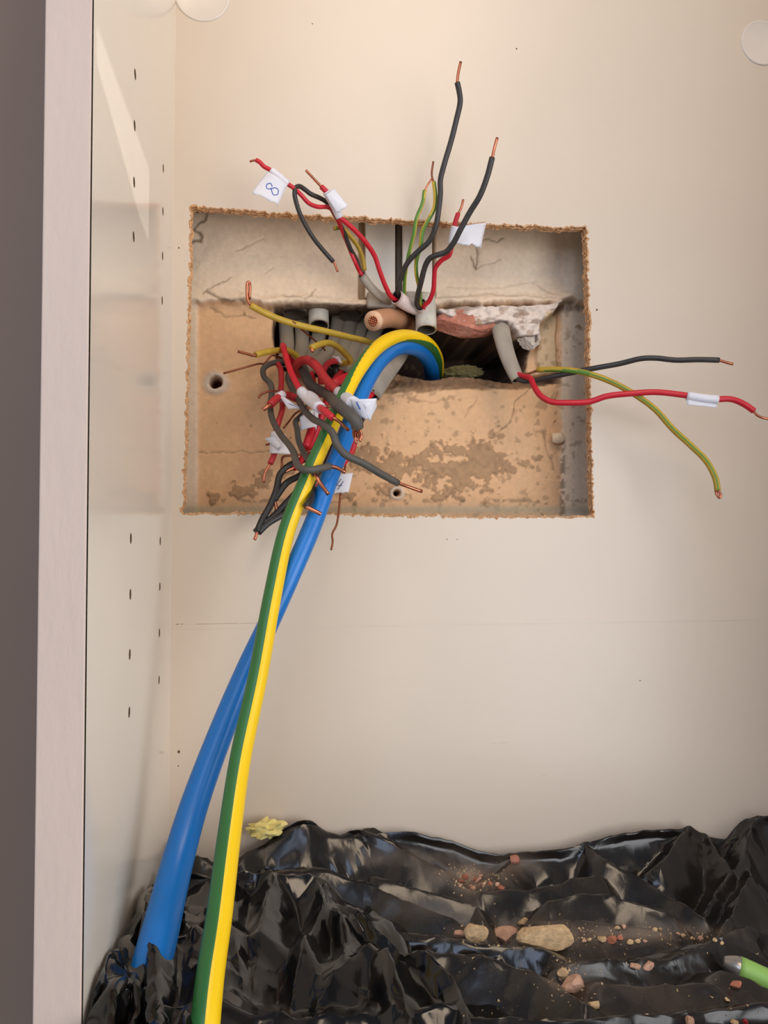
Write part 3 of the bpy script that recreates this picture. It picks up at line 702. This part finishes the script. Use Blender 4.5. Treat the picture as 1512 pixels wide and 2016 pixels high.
# 2
c_ = CB[1]
core(c_, 'red_core', 'red', .0024, [(580, 716, 46), (566, 700, 34), (559, 685, 22), (557, 681, 14), (563, 702, 4), (570, 725, -4), (580, 748, -12), (595, 773, -20), (606, 786, -25), (625, 801, -34), (640, 813, -92), (655, 823, -100)][:9] + [(622, 797, -60), (632, 804, -88), (642, 812, -102), (656, 823, -106)], [(655, 822, -106), (668, 830, -106), (687, 848, -106)], tipr=.0011)
flag(c_, [(596, 772, -20), (625, 778, -30), (640, 800, -70), (606, 797, -42)], 2.5, [(593, 770, -19), (606, 785, -27), (619, 795, -50), (630, 803, -84)], .0040, label='blank tag')
core(c_, 'black_core', 'black2', .0024, [(582, 718, 46), (567, 742, 34), (575, 765, 22), (587, 787, 4), (598, 806, -16), (615, 824, -50), (640, 838, -100), (655, 853, -108), (664, 876, -110), (680, 895, -110), (715, 912, -106), (745, 930, -100), (783, 951, -92)], [(781, 950, -92), (800, 957, -92), (831, 968, -90)], tipr=.0011)
core(c_, 'earth_core', 'gy', .0024, [(592, 716, 46), (583, 700, 36), (565, 690, 26), (545, 690, 12), (525, 693, -2), (504, 698, -10)], [(505, 698, -10), (498, 700, -11), (488, 697, -11), (468, 692, -11)], tipr=.0011, stripe=GY(3.6, 3.2, .7), cop='copperd')
# 3
c_ = CB[2]
core(c_, 'black_core', 'black2', .0022, [(606, 728, 46), (612, 770, 30), (603, 805, 12), (590, 822, 2), (582, 830, -4), (585, 845, -10), (588, 868, -20), (600, 895, -45), (612, 912, -80), (620, 932, -104)], [(619, 930, -104), (630, 950, -106), (647, 974, -106)], tipr=.0012)
core(c_, 'red_core', 'red', .0030, [(610, 730, 46), (622, 790, 20), (618, 830, 4), (610, 855, -2), (602, 880, -6)], label='dusty red core')
flag(c_, [(590, 822, -6), (630, 800, -8), (622, 840, -12), (592, 848, -8)], 2.0, [(618, 822, 6), (613, 842, 0)], .0040, ink=[[(.75, .2), (.82, .5), (.80, .8)]], inkm='inkd', label='grey stained tag')
# 4
c_ = CB[3]
core(c_, 'red_core', 'red2', .0036, [(592, 738, 42), (584, 726, 36), (588, 714, 26), (604, 709, 14), (622, 720, 2), (640, 745, -10), (652, 758, -18), (672, 777, -30), (690, 790, -110)][:8] + [(680, 784, -70), (688, 790, -96)])
flag(c_, [(688, 785, -110), (742, 784, -113), (729, 830, -110), (700, 815, -108)], 3.5, [(668, 773, -28), (676, 781, -56), (686, 788, -88), (696, 795, -106)], .0046, curl=-2, ink=[[(.26, .16), (.31, .4), (.38, .56)]], inkr=.00045, jag=.05, label='tag with one blue stroke')
flag(c_, [(716, 796, -114), (740, 788, -112), (742, 800, -108), (726, 828, -109)], 1.0, None, label='folded end of the tag', n=6)
core(c_, 'black_core', 'black2', .0040, [(596, 736, 42), (596, 725, 36), (602, 740, 26), (612, 758, 16), (635, 772, 4), (652, 784, -30), (668, 800, -96), (690, 818, -114), (701, 830, -116), (704, 842, -114)])
rs = random.Random(2); mb = MB()
for k in range(7):
    a = k*.9; ox, oy = 5*math.cos(a), 4*math.sin(a)
    tube(mb, path([(703+ox*.6, 838+oy*.5, -114+oy), (701+ox*1.2+rs.uniform(-3, 3), 850+oy, -112+oy), (704+ox+rs.uniform(-4, 4), 862+rs.uniform(-3, 3), -112), (706+ox*.9, 868+rs.uniform(-4, 6), -112)], 3), .00085, 6)
mb.build('copper_strands', M['copper'], c_, True)
# 5
c_ = CB[4]
core(c_, 'earth_core', 'gy', .0025, [(664, 715, 46), (690, 712, 36), (676, 693, 22), (658, 679, 12), (645, 675, 6), (630, 678, 0), (613, 685, -6)], [(615, 684, -5), (614, 690, -6), (618, 692, -6)], stripe=GY(3.9, 3.9, .9))
core(c_, 'red_core', 'red2', .0024, [(664, 712, 44), (658, 711, 36), (645, 716, 30), (638, 728, 26), (632, 742, 24), (632, 756, 26)])
flag(c_, [(652, 700, 36), (668, 702, 34), (674, 716, 36), (664, 712, 38)], 1.0, None, label='torn white sheath end', n=5)
core(c_, 'black_core', 'black3', .0025, [(660, 718, 44), (668, 780, 34), (655, 845, 22), (632, 882, 12), (600, 904, 4), (572, 915, -4), (552, 933, -8), (544, 965, -12), (532, 995, -16), (517, 1022, -20), (506, 1048, -24)], [(507, 1046, -24), (504, 1055, -25), (501, 1063, -25)], tipr=.0012)
# 6
c_ = CB[5]
core(c_, 'red_core', 'red2', .0030, [(672, 732, 44), (640, 770, 26), (590, 786, 10), (566, 778, 2), (549, 782, -6), (532, 797, -14)], [(534, 796, -14), (524, 802, -16), (518, 807, -16)], tipr=.0015)
flag(c_, [(551, 782, -8), (566, 786, -8), (596, 806, -10), (568, 806, -10)], 2.0, [(556, 777, -2), (548, 783, -6)], .0036, ink=[[(.35, .55), (.5, .7), (.7, .72)]], inkm='inkd', label='tag with a faint stroke')
core(c_, 'black_core', 'black3', .0025, [(674, 734, 44), (664, 800, 32), (650, 868, 20), (625, 902, 10), (592, 935, 0), (565, 950, -8), (548, 972, -12), (540, 984, -14)], [(540, 982, -14), (544, 1000, -15), (546, 1023, -16)], tipr=.0013)
bare(c_, .0009, [(668, 738, 44), (620, 785, 20), (598, 786, 10), (575, 777, 4), (550, 771, -4), (532, 770, -10), (520, 773, -12), (512, 778, -12), (509, 784, -12)])
bare(c_, .0007, [(640, 690, 30), (631, 680, 22), (606, 659, 4), (590, 645, -6), (578, 634, -12), (573, 632, -10), (580, 645, -8)], 'earth_end')
# 7
c_ = CB[6]
core(c_, 'black_core', 'black3', .0025, [(690, 745, 42), (680, 830, 28), (655, 885, 18), (622, 930, 6), (592, 960, -4), (562, 992, -12), (535, 1020, -18), (517, 1032, -20), (503, 1048, -22)])
core(c_, 'red_core', 'red', .0026, [(690, 748, 42), (668, 752, 26), (650, 757, 20), (640, 800, 16), (610, 880, 10), (598, 900, 4), (578, 922, -4)], [(580, 920, -4), (567, 926, -6), (556, 931, -7)], tipr=.0013)
core(c_, 'red_stub', 'red', .0030, [(690, 742, 42), (700, 740, 24), (680, 742, 10), (660, 752, 2), (646, 764, 2)])
bare(c_, .0008, [(694, 748, 42), (700, 800, 20), (690, 860, 8), (682, 900, -2), (678, 932, -6), (672, 960, -10), (669, 985, -13), (666, 1015, -16), (662, 1035, -19), (654, 1052, -21), (655, 1066, -22), (652, 1083, -23)])
flag(c_, [(664, 934, -12), (695, 931, -14), (686, 970, -14), (656, 971, -12)], 1.6, None, curl=1, jag=.04, ink=[[(.34, .28), (.20, .48), (.14, .60), (.50, .62)], [(.52, .40), (.38, .62), (.26, .84)]], inkm='inkd', inkr=.00028, label='tag with a blue 4')
# 8
c_ = CB[7]
core(c_, 'black_core', 'black3', .0023, [(734, 770, 30), (705, 830, 20), (660, 880, 10), (634, 925, -30), (616, 952, -78), (614, 972, -100), (608, 990, -108), (602, 998, -110)], [(603, 997, -110), (614, 1003, -111), (632, 1012, -112)], tipr=.0013)
core(c_, 'red_core', 'red', .0026, [(734, 774, 30), (706, 800, 18), (694, 828, 6), (698, 860, -2), (692, 888, -4), (672, 915, -8), (640, 940, -10), (610, 957, -12)])
core(c_, 'spare_core', 'black3', .0025, [(732, 776, 30), (700, 850, 16), (658, 905, 6), (630, 945, -2), (600, 985, -10), (562, 1010, -16), (528, 1030, -20), (508, 1049, -23)], label='second black core')
bare(c_, .0008, [(736, 770, 30), (690, 800, 14), (620, 800, 8), (583, 813, 4), (570, 828, 2), (558, 843, 0)])
bare(c_, .0009, [(728, 778, 30), (660, 860, 12), (590, 895, 2), (557, 900, -4), (555, 915, -6), (554, 928, -7)], 'earth_end')
# ------------------------------------------------------------------ black polythene: crest lines with film hanging between them
def drape(crests, X, Y, floor):
    h = np.full(X.shape, floor)
    for pts, sf, sb in crests:
        w_ = [P(*p) for p in pts]
        for i in range(len(w_)-1):
            a, b = w_[i], w_[i+1]; vx, vy = b.x-a.x, b.y-a.y; L = vx*vx+vy*vy+1e-9
            t = np.clip(((X-a.x)*vx+(Y-a.y)*vy)/L, 0, 1)
            dx, dy = X-a.x-t*vx, Y-a.y-t*vy; d = np.hypot(dx, dy)
            s = np.where(dy < 0, sf, sb)
            h = np.maximum(h, a.z+(b.z-a.z)*t - s*d)
    return h
def blur(h, k):
    for _ in range(k):
        p = np.pad(h, 1, mode='edge'); h = (p[:-2, 1:-1]+p[2:, 1:-1]+p[1:-1, :-2]+p[1:-1, 2:]+2*h)/6
    return h
def crumple(X, Y, seed, sc, ax=1.0, wa=.3):
    u, v = X/sc*ax, Y/sc
    u2 = u + wa*(fbm(u*1.5, v*1.5, seed+1, 3)-.5)*2; v2 = v + wa*(fbm(u*1.5, v*1.5, seed+2, 3)-.5)*2
    f1, f2 = worley(u2, v2, seed)
    return f1
def ridged(u, v, seed):
    w = fbm(u*.7, v*.7, seed+3, 2)*.8
    n = vnoise(u+w, v+w, seed)*.8 + .2*vnoise(u*2.1, v*2.1, seed+7); return 1-np.sqrt((2*n-1)**2+.0006)
def sim_film(X, Y, h, ex, ey, steps, seed, bend=.06, amp=.003, floor_drop=.004, wall=True, fold=None):
    """thin film with spare length settling on the lumps below it: position based dynamics on a grid"""
    ny_, nx_ = X.shape; p = np.stack([X, Y, h], -1); dx = X[0, 1]-X[0, 0]; dy = Y[1, 0]-Y[0, 0]
    rx = np.linalg.norm(p[:, 1:]-p[:, :-1], axis=-1)*ex; ry = np.linalg.norm(p[1:]-p[:-1], axis=-1)*ey
    
    em = (ex+ey)/2; r1 = np.linalg.norm(p[1:, 1:]-p[:-1, :-1], axis=-1)*em; r2 = np.linalg.norm(p[1:, :-1]-p[:-1, 1:], axis=-1)*em
    rx2 = np.linalg.norm(p[:, 2:]-p[:, :-2], axis=-1)*ex; ry2 = np.linalg.norm(p[2:]-p[:-2], axis=-1)*ey
    fl = h - floor_drop; x0_, y0_ = X[0, 0], Y[0, 0]
    p[..., 2] += amp*(fbm(X/.030, Y/.030, seed, 4)-.35)*2
    v = np.zeros_like(p); ones = np.zeros((ny_, nx_, 1)) + 8.0
    S = slice
    cons = [((S(None), S(1, None)), (S(None), S(None, -1)), rx, 1.0), ((S(1, None), S(None)), (S(None, -1), S(None)), ry, 1.0),
            ((S(1, None), S(1, None)), (S(None, -1), S(None, -1)), r1, .7), ((S(1, None), S(None, -1)), (S(None, -1), S(1, None)), r2, .7),
            ((S(None), S(2, None)), (S(None), S(None, -2)), rx2, bend), ((S(2, None), S(None)), (S(None, -2), S(None)), ry2, bend)]
    for it in range(steps):
        q = p.copy(); p = p + v*.9; p[..., 2] -= .00003
        for k in range(4):
            for a, b, r, w_ in cons:
                d = p[a]-p[b]; L = np.linalg.norm(d, axis=-1)+1e-9
                cc = d*(((L-r)/L)*(.24*w_))[..., None]
                p[a] -= cc; p[b] += cc
        gi = np.clip((p[..., 0]-x0_)/dx, 0, nx_-1.001); gj = np.clip((p[..., 1]-y0_)/dy, 0, ny_-1.001)
        i, j = gi.astype(int), gj.astype(int); fx, fy = gi-i, gj-j
        f_ = (fl[j, i]*(1-fx)+fl[j, i+1]*fx)*(1-fy) + (fl[j+1, i]*(1-fx)+fl[j+1, i+1]*fx)*fy
        p[..., 2] = np.maximum(p[..., 2], f_)
        p[..., 2] = np.minimum(p[..., 2], f_+floor_drop+.012)
        if wall: p[..., 1] = np.minimum(p[..., 1], -.0012)
        p[..., 0] = np.where(p[..., 1] > -CD-.002, np.maximum(p[..., 0], XL+.0012), p[..., 0])
        p[0], p[-1], p[:, 0], p[:, -1] = q[0], q[-1], q[:, 0], q[:, -1]
        v = np.clip(p-q, -.0008, .0008)
    for k in range(1):
        z = np.pad(p, ((1, 1), (1, 1), (0, 0)), mode='edge'); s_ = (z[:-2, 1:-1]+z[2:, 1:-1]+z[1:-1, :-2]+z[1:-1, 2:])/4
        p[1:-1, 1:-1] = (.5*p+.5*s_)[1:-1, 1:-1]
    return p
def refine(p):
    """one Catmull style doubling of the grid"""
    ny_, nx_ = p.shape[:2]; o = np.zeros((2*ny_-1, 2*nx_-1, 3)); o[::2, ::2] = p
    pe = np.concatenate([2*p[:, :1]-p[:, 1:2], p, 2*p[:, -1:]-p[:, -2:-1]], 1)
    o[::2, 1::2] = (9*(pe[:, 1:-2]+pe[:, 2:-1])-(pe[:, :-3]+pe[:, 3:]))/16
    e = o[::2]; ee = np.concatenate([2*e[:1]-e[1:2], e, 2*e[-1:]-e[-2:-1]], 0)
    o[1::2] = (9*(ee[1:-2]+ee[2:-1])-(ee[:-3]+ee[3:]))/16
    return o
def sheet(name, X, Y, h, m, dust, base, label, keep=None, ratio=.07, sharp=24):
    ny_, nx_ = X.shape; V = np.stack([X, Y, h], -1).reshape(-1, 3)
    ix = np.arange(nx_*ny_).reshape(ny_, nx_)
    Fq = np.stack([ix[:-1, :-1], ix[:-1, 1:], ix[1:, 1:], ix[1:, :-1]], -1).reshape(-1, 4)
    if keep is not None:
        kf = keep.reshape(-1)[Fq].any(1); Fq = Fq[kf]
        used = np.unique(Fq); mp = np.full(len(V), -1); mp[used] = np.arange(len(used)); V = V[used]; Fq = mp[Fq]; dust = dust.reshape(-1)[used]
    me = grid_mesh(name, V, Fq)
    at = me.attributes.new('Dust', 'FLOAT', 'POINT'); at.data.foreach_set('value', np.clip(dust, 0, 1).astype(np.float32).ravel())
    o = link(name, me, m, None, True); tag(o, label, 'plastic sheet')
    dm = o.modifiers.new('decimate', 'DECIMATE'); dm.ratio = ratio       # film breaks into flat facets along its creases
    me2 = bpy.data.meshes.new_from_object(o.evaluated_get(bpy.context.evaluated_depsgraph_get()))
    o.modifiers.clear(); o.data = me2; bpy.data.meshes.remove(me); me2.name = name
    bm = bmesh.new(); bm.from_mesh(me2)
    for e in bm.edges: e.smooth = len(e.link_faces) == 2 and e.calc_face_angle(0) < math.radians(sharp)
    for f in bm.faces: f.smooth = True
    bm.to_mesh(me2); bv = BVHTree.FromBMesh(bm); bm.free()
    return o, bv
ST2 = .0017
X, Y = np.meshgrid(np.arange(XL+.0015, XR-.003, ST2), np.arange(-.300, -.0015, ST2))
# rear dusty sheet
CB_ = [([(440, 1700, -14), (500, 1655, -12), (560, 1628, -11), (605, 1612, -11), (640, 1626, -10), (735, 1633, -10), (800, 1636, -10), (890, 1646, -10), (940, 1669, -10), (1000, 1676, -11), (1100, 1666, -11), (1150, 1656, -11), (1250, 1636, -11), (1355, 1623, -11), (1390, 1642, -10), (1425, 1652, -10), (1452, 1640, -10), (1487, 1603, -11), (1560, 1600, -11)], 1.1, 3.0),
       ([(330, 1652, -9), (350, 1665, -16), (400, 1670, -20), (440, 1690, -25)], 1.1, 2.5),
       ([(735, 1633, -10), (800, 1668, -26), (870, 1704, -40), (936, 1744, -56)], .7, .7),
       ([(1010, 1684, -14), (985, 1708, -34), (938, 1744, -56)], .8, .7),
       ([(1150, 1656, -11), (1190, 1690, -36), (1240, 1712, -46), (1310, 1748, -66), (1385, 1790, -88)], .9, .9),
       ([(1355, 1623, -11), (1330, 1660, -30), (1300, 1700, -48)], 1.0, .7),
       ([(1390, 1642, -12), (1440, 1700, -50), (1385, 1790, -88)], 1.2, .9),
       ([(1487, 1603, -11), (1470, 1660, -36), (1480, 1720, -66), (1440, 1780, -92), (1410, 1830, -118)], 1.3, .9),
       ([(520, 1700, -56), (590, 1690, -54), (640, 1693, -56), (730, 1722, -66), (800, 1758, -80), (890, 1800, -98), (935, 1822, -110)], 1.0, 1.0),
       ([(740, 1712, -52), (840, 1745, -62), (940, 1770, -72), (950, 1788, -82)], .9, .9),
       ([(950, 1745, -58), (1060, 1738, -56), (1180, 1716, -48)], .8, .9),
       ([(1080, 1762, -78), (1190, 1755, -76), (1320, 1790, -92)], .8, .8),
       ([(1050, 1808, -108), (1160, 1800, -104), (1300, 1820, -112)], .5, .7),
       ([(780, 1820, -116), (880, 1838, -126), (960, 1850, -132), (1060, 1862, -140), (1085, 1868, -144), (1120, 1892, -158), (1180, 1890, -157), (1260, 1876, -150), (1340, 1862, -142), (1420, 1842, -130), (1470, 1810, -112)], 1.1, .5),
       ([(820, 1862, -142), (900, 1868, -148), (1000, 1890, -160), (1060, 1912, -172), (1150, 1968, -198)], .8, .6),
       ([(880, 1990, -210), (1010, 1990, -208), (1150, 2004, -212), (1300, 1988, -206), (1400, 1976, -202), (1560, 1970, -198)], .9, .6),
       ([(900, 2040, -240), (1200, 2036, -240), (1600, 2020, -240)], .5, .5),
       ([(1180, 1930, -180), (1300, 1935, -180), (1400, 1930, -178)], .4, .5),
       ([(1420, 1905, -168), (1560, 1960, -186)], .3, .4)]
hB = drape([(p_, a_*1.45, b_*1.25) for p_, a_, b_ in CB_], X, Y, -.278)
hB = hB + .007*(ridged(X/.085+Y/.12, Y/.034, 5)-.6) + .0035*(ridged(X/.030, Y/.020, 9)-.6) + .002*(ridged(X/.014, Y/.010, 19)-.6)
q = refine(sim_film(X, Y, hB, 1.008, 1.025, 130, 5, bend=.3, amp=.005))
X, Y, hB = q[..., 0], q[..., 1], q[..., 2]
pX, pY = project(X, Y, hB)
g = lambda cx, cy, sx, sy, a: a*np.exp(-((pX-cx)/sx)**2-((pY-cy)/sy)**2)
nd = fbm(X/.012, Y/.012, 66, 5); nd2 = fbm(X/.0035, Y/.0035, 67, 3)
dB = (g(940, 1735, 38, 22, 1.0)+g(905, 1722, 50, 14, .7)+g(1020, 1700, 40, 18, .5)+g(1080, 1838, 90, 22, .5)+g(1250, 1838, 110, 14, .45)+g(940, 1838, 60, 16, .5)+g(1120, 1925, 40, 26, .6)+g(1250, 1960, 180, 40, .12)
      + g(830, 1690, 120, 16, .22) + g(1360, 1830, 60, 10, .5) + g(850, 1790, 90, 16, .18))*sstep(.35, .7, nd*.6+nd2*.4+.1)
dB += .10*sstep(.5, .8, nd)*sstep(.45, .75, nd2) + .025
rear, bvB = sheet('plastic_sheet', X, Y, hB, M['bagd'], dB, None, 'dusty black plastic sheet bunched against the cream back panel, rubble lying in its folds')

# glossy sack in front on the left
X2, Y2 = np.meshgrid(np.arange(XL-.02, .20, .0016), np.arange(-.300, -.0200, .0016))
CA_ = [([(302, 1745, -112), (303, 1775, -170), (306, 1850, -208), (301, 1950, -238), (298, 2010, -252)], 1.6, 1.6),
       ([(300, 1740, -92), (282, 1765, -122), (262, 1812, -158), (236, 1860, -190), (214, 1905, -218), (200, 1960, -240), (190, 2030, -262)], 1.6, 1.4),
       ([(300, 1738, -90), (330, 1730, -88), (380, 1722, -92), (460, 1718, -98), (540, 1717, -104), (622, 1715, -104), (636, 1722, -106), (655, 1762, -122), (720, 1812, -144), (800, 1862, -166), (860, 1902, -182), (892, 1934, -194), (905, 1975, -208), (915, 2030, -228)], 1.2, 1.6),
       ([(622, 1715, -104), (640, 1780, -132), (600, 1850, -166), (590, 1900, -186), (560, 1990, -216)], .8, .9),
       ([(540, 1717, -104), (520, 1790, -142), (508, 1870, -178), (492, 1960, -208)], .9, .9),
       ([(455, 1718, -98), (450, 1800, -146), (470, 1880, -184), (492, 1960, -208)], .9, .9),
       ([(655, 1762, -122), (690, 1850, -166), (660, 1900, -190), (600, 1985, -214)], .9, .7),
       ([(720, 1850, -168), (672, 1890, -186), (650, 1910, -194)], 1.1, .8),
       ([(760, 1860, -176), (790, 1940, -204), (800, 2000, -222)], .9, .8),
       ([(410, 1722, -92), (392, 1800, -150), (372, 1890, -200), (350, 1990, -234)], .8, .8),
       ([(400, 1870, -196), (380, 1950, -226), (360, 2020, -246)], .9, .8),
       ([(262, 1930, -226), (330, 1960, -232), (420, 1950, -224), (500, 1975, -222), (640, 1960, -214), (760, 1975, -214), (880, 1990, -212)], .9, .5)]
hA = drape(CA_, X2, Y2, -.285)
hA = hA + .012*(ridged(X2/.026, Y2/.090+X2/.2, 25)-.6) + .007*(ridged(X2/.018, Y2/.034, 29)-.6) + .0025*(ridged(X2/.009, Y2/.014, 39)-.6)
kX = (X2 > XL+.0015) | (Y2 < -CD-.003)
q = refine(sim_film(X2, Y2, hA, 1.03, 1.01, 130, 25, bend=.3, amp=.005, wall=False))
X2, Y2, hA = q[..., 0], q[..., 1], q[..., 2]
dA = .004 + .02*sstep(.5, .8, fbm(X2/.02, Y2/.02, 70, 4))
keep = (hA > -.272) & ((X2 > XL+.0015) | (Y2 < -CD-.003))
sack, bvA = sheet('plastic_sack', X2, Y2, hA, M['bag'], dA, None, 'glossy black plastic sack front left that swallows the blue tail', keep)

# ------------------------------------------------------------------ things lying on the sheet
def hit(px, py):
    d = ray(px, py).normalized(); best = None
    for b in (bvB, bvA):
        r = b.ray_cast(CAM, d)
        if r[0] is not None and (best is None or r[3] < best[3]): best = r
    return best[0] if best else P(px, py, -150)
def chunk(px, py, w, m, label, seed, sq=(1, .8, .75), group=None, cuts=8, sub=3):
    p = hit(px, py+w*.2); s = w*.5*(p.y+D)/F*1.1
    o = rock('rubble_chunk', p+Vector((0, 0, s*sq[2]*.45)), s, m, None, seed, cuts, sub, sq, .06)
    return tag(o, label, 'rubble', group)
chunk(937, 1835, 46, M['stone2'], 'squarish tan rubble chunk at the left end of the fold, beside the blue tail side', 1, (1, .8, .75))
bpy.data.objects['rubble_chunk']['label'] = 'squarish tan rubble chunk, leftmost of the big ones in the long fold'
chunk(996, 1840, 54, M['stone'], 'pink wedge of rubble between the squarish tan chunk and the crumbly mound', 2, (1.1, .8, .6))
chunk(1075, 1834, 112, M['stone2'], 'largest crumbly tan mortar lump in the long fold', 3, (1, .5, .42), cuts=5, sub=4)
chunk(1030, 1815, 22, M['stone2'], 'small tan crumb perched on the back of the largest mortar lump', 4)
chunk(1013, 1689, 26, M['brick'], 'red brown crumb alone on the rear ridge of the sheet', 5, (1, .9, .75))
chunk(1130, 1940, 52, M['stone'], 'pale pink rubble chunk with a broken flat face below the long fold', 6, (1.0, .8, .8))
chunk(1110, 1916, 26, M['stone2'], 'small tan lump just above the pale pink broken chunk', 7)
chunk(1250, 1902, 22, M['stone'], 'left of the two pinkish crumbs in the shadow under the lip', 8)
chunk(1275, 1900, 26, M['stone'], 'right of the two pinkish crumbs in the shadow under the lip', 9, (1.1, .8, .6))
chunk(1171, 1976, 24, M['stone2'], 'tan crumb low on the film beneath the pale pink broken chunk', 10, (1.2, .8, .6))
chunk(1448, 1936, 22, M['stone3'], 'brown crumb tucked under the green pen', 11, (1.3, .8, .7))
chunk(1431, 1968, 12, M['stone2'], 'lone tiny tan crumb below the metal tip of the pen', 12)
chunk(1358, 2010, 24, M['stone'], 'pinkish crumb at the very bottom edge', 13)
chunk(1446, 2012, 16, M['stone2'], 'tan crumb at the bottom edge, left of the red chip', 14)
chunk(1468, 2011, 12, M['red2'], 'small red plastic chip at the bottom edge', 15)
chunk(1205, 1850, 20, M['stone3'], 'reddish crumb midway along the line of crumbs', 16)
chunk(1220, 1846, 14, M['brick'], 'darker red bit touching the reddish crumb', 17)
chunk(1185, 1848, 18, M['stone2'], 'pale tan crumb just left of the reddish crumb', 18)
chunk(905, 1838, 22, M['stone'], 'pink bit at the far left of the long fold', 19)
rs = random.Random(12)
ORD = 'first second third fourth fifth sixth seventh eighth ninth tenth eleventh twelfth thirteenth fourteenth fifteenth'.split()
for k, (px, py, w) in enumerate(sorted(((1215, 1826, 14), (1228, 1824, 12), (1290, 1830, 12), (1300, 1828, 10), (1240, 1853, 16), (1255, 1852, 12), (1160, 1850, 12), (1150, 1852, 10), (1335, 1838, 10), (1345, 1842, 12), (1362, 1846, 10), (1380, 1846, 12), (1408, 1850, 12), (1270, 1852, 10), (1420, 1856, 10)))):
    chunk(px, py, w, M['stone2' if k % 3 else 'stone'], ORD[k] + ' from the left of the little crumbs along the right half of the long fold', 40+k, (1, .8, .7), 'crumbs along the long fold', 7, 2)
for k in range(14):
    chunk(rs.gauss(937, 20), rs.gauss(1733, 9), rs.uniform(9, 16), M['stone3' if k % 3 == 0 else 'stone'], 'small pink crumb heaped in the V shaped pocket under the rear ridge', 70+k, (1, .8, .75), 'crumbs in the V pocket', 7, 2)
gb = MB()                                      # sandy grains nobody could count
for k in range(900):
    q = rs.random()
    if q < .3: x, y = rs.gauss(932, 34), rs.gauss(1728, 14)
    elif q < .62: x, y = rs.gauss(1060, 80), rs.gauss(1838, 14)
    elif q < .8: x, y = rs.uniform(1140, 1420), rs.gauss(1846, 9)
    elif q < .9: x, y = rs.gauss(1115, 26), rs.gauss(1925, 20)
    else: x, y = rs.uniform(900, 1500), rs.uniform(1860, 2010)
    p = hit(x, y); s = rs.uniform(.0004, .0012)
    vs = [p+Vector((rs.gauss(0, 1), rs.gauss(0, 1), rs.gauss(0, 1))).normalized()*s for _ in range(4)]
    gb.add(vs, [(0, 1, 2), (0, 3, 1), (1, 3, 2), (0, 2, 3)])
o = gb.build('rubble_grit', M['stone2']); o['kind'] = 'stuff'; tag(o, 'sandy pink and tan grit strewn in the folds of the black sheet', 'grit')
# foam crumb on the ridge by the back panel, and foam inside the cavity
tag(rock('foam_crumb', P(522, 1630, -12), .0115, M['foam'], None, 21, 4, 3, (1.15, .7, .6), .6), 'pale yellow foam crumb on the top of the sheet by the back panel', 'foam')
tag(rock('expanding_foam', P(905, 731, 108), .012, M['foamd'], None, 9, 3, 4, (1.9, .7, .5), .35), 'blob of yellowish expanding foam inside the dark wall cavity', 'foam')

# green pen lying lower right
a, b = Vector(hit(1416, 1900)), Vector(hit(1530, 1962)); a = P(1424, 1891, (hit(1424, 1905).y)*1000-4); b = P(1600, 1972, (a.y)*1000-22)
pen = empty('pen', a, 'green pen with a blunt metal tip lying on the black sheet, lower right', 'pen')
ax = (b-a).normalized(); L_ = .135; R_ = .0068
def lathe(name, prof, m, seg=28):
    mb = MB(); sx = ax.orthogonal().normalized(); sy = ax.cross(sx); vv, ff = [], []
    for (t, r) in prof:
        for k in range(seg): q = 2*math.pi*k/seg; vv.append(a+ax*t+sx*(r*math.cos(q))+sy*(r*math.sin(q)))
    for i in range(len(prof)-1):
        for k in range(seg): ff.append((i*seg+k, i*seg+(k+1) % seg, (i+1)*seg+(k+1) % seg, (i+1)*seg+k))
    ff.append(tuple(range(seg))[::-1]); ff.append(tuple((len(prof)-1)*seg+k for k in range(seg)))
    mb.add(vv, ff); return mb.build(name, m, pen, True)
lathe('metal_tip', [(0, .0022), (.0003, .0030), (.0012, .0034), (.0020, .0040), (.006, .0058), (.0085, .0064), (.0088, .0064)], M['penm'])
lathe('barrel', [(.0088, .0060), (.0090, .0066), (.012, R_), (.05, R_), (.12, R_), (L_, .0058), (L_+.002, .004)], M['peng'])
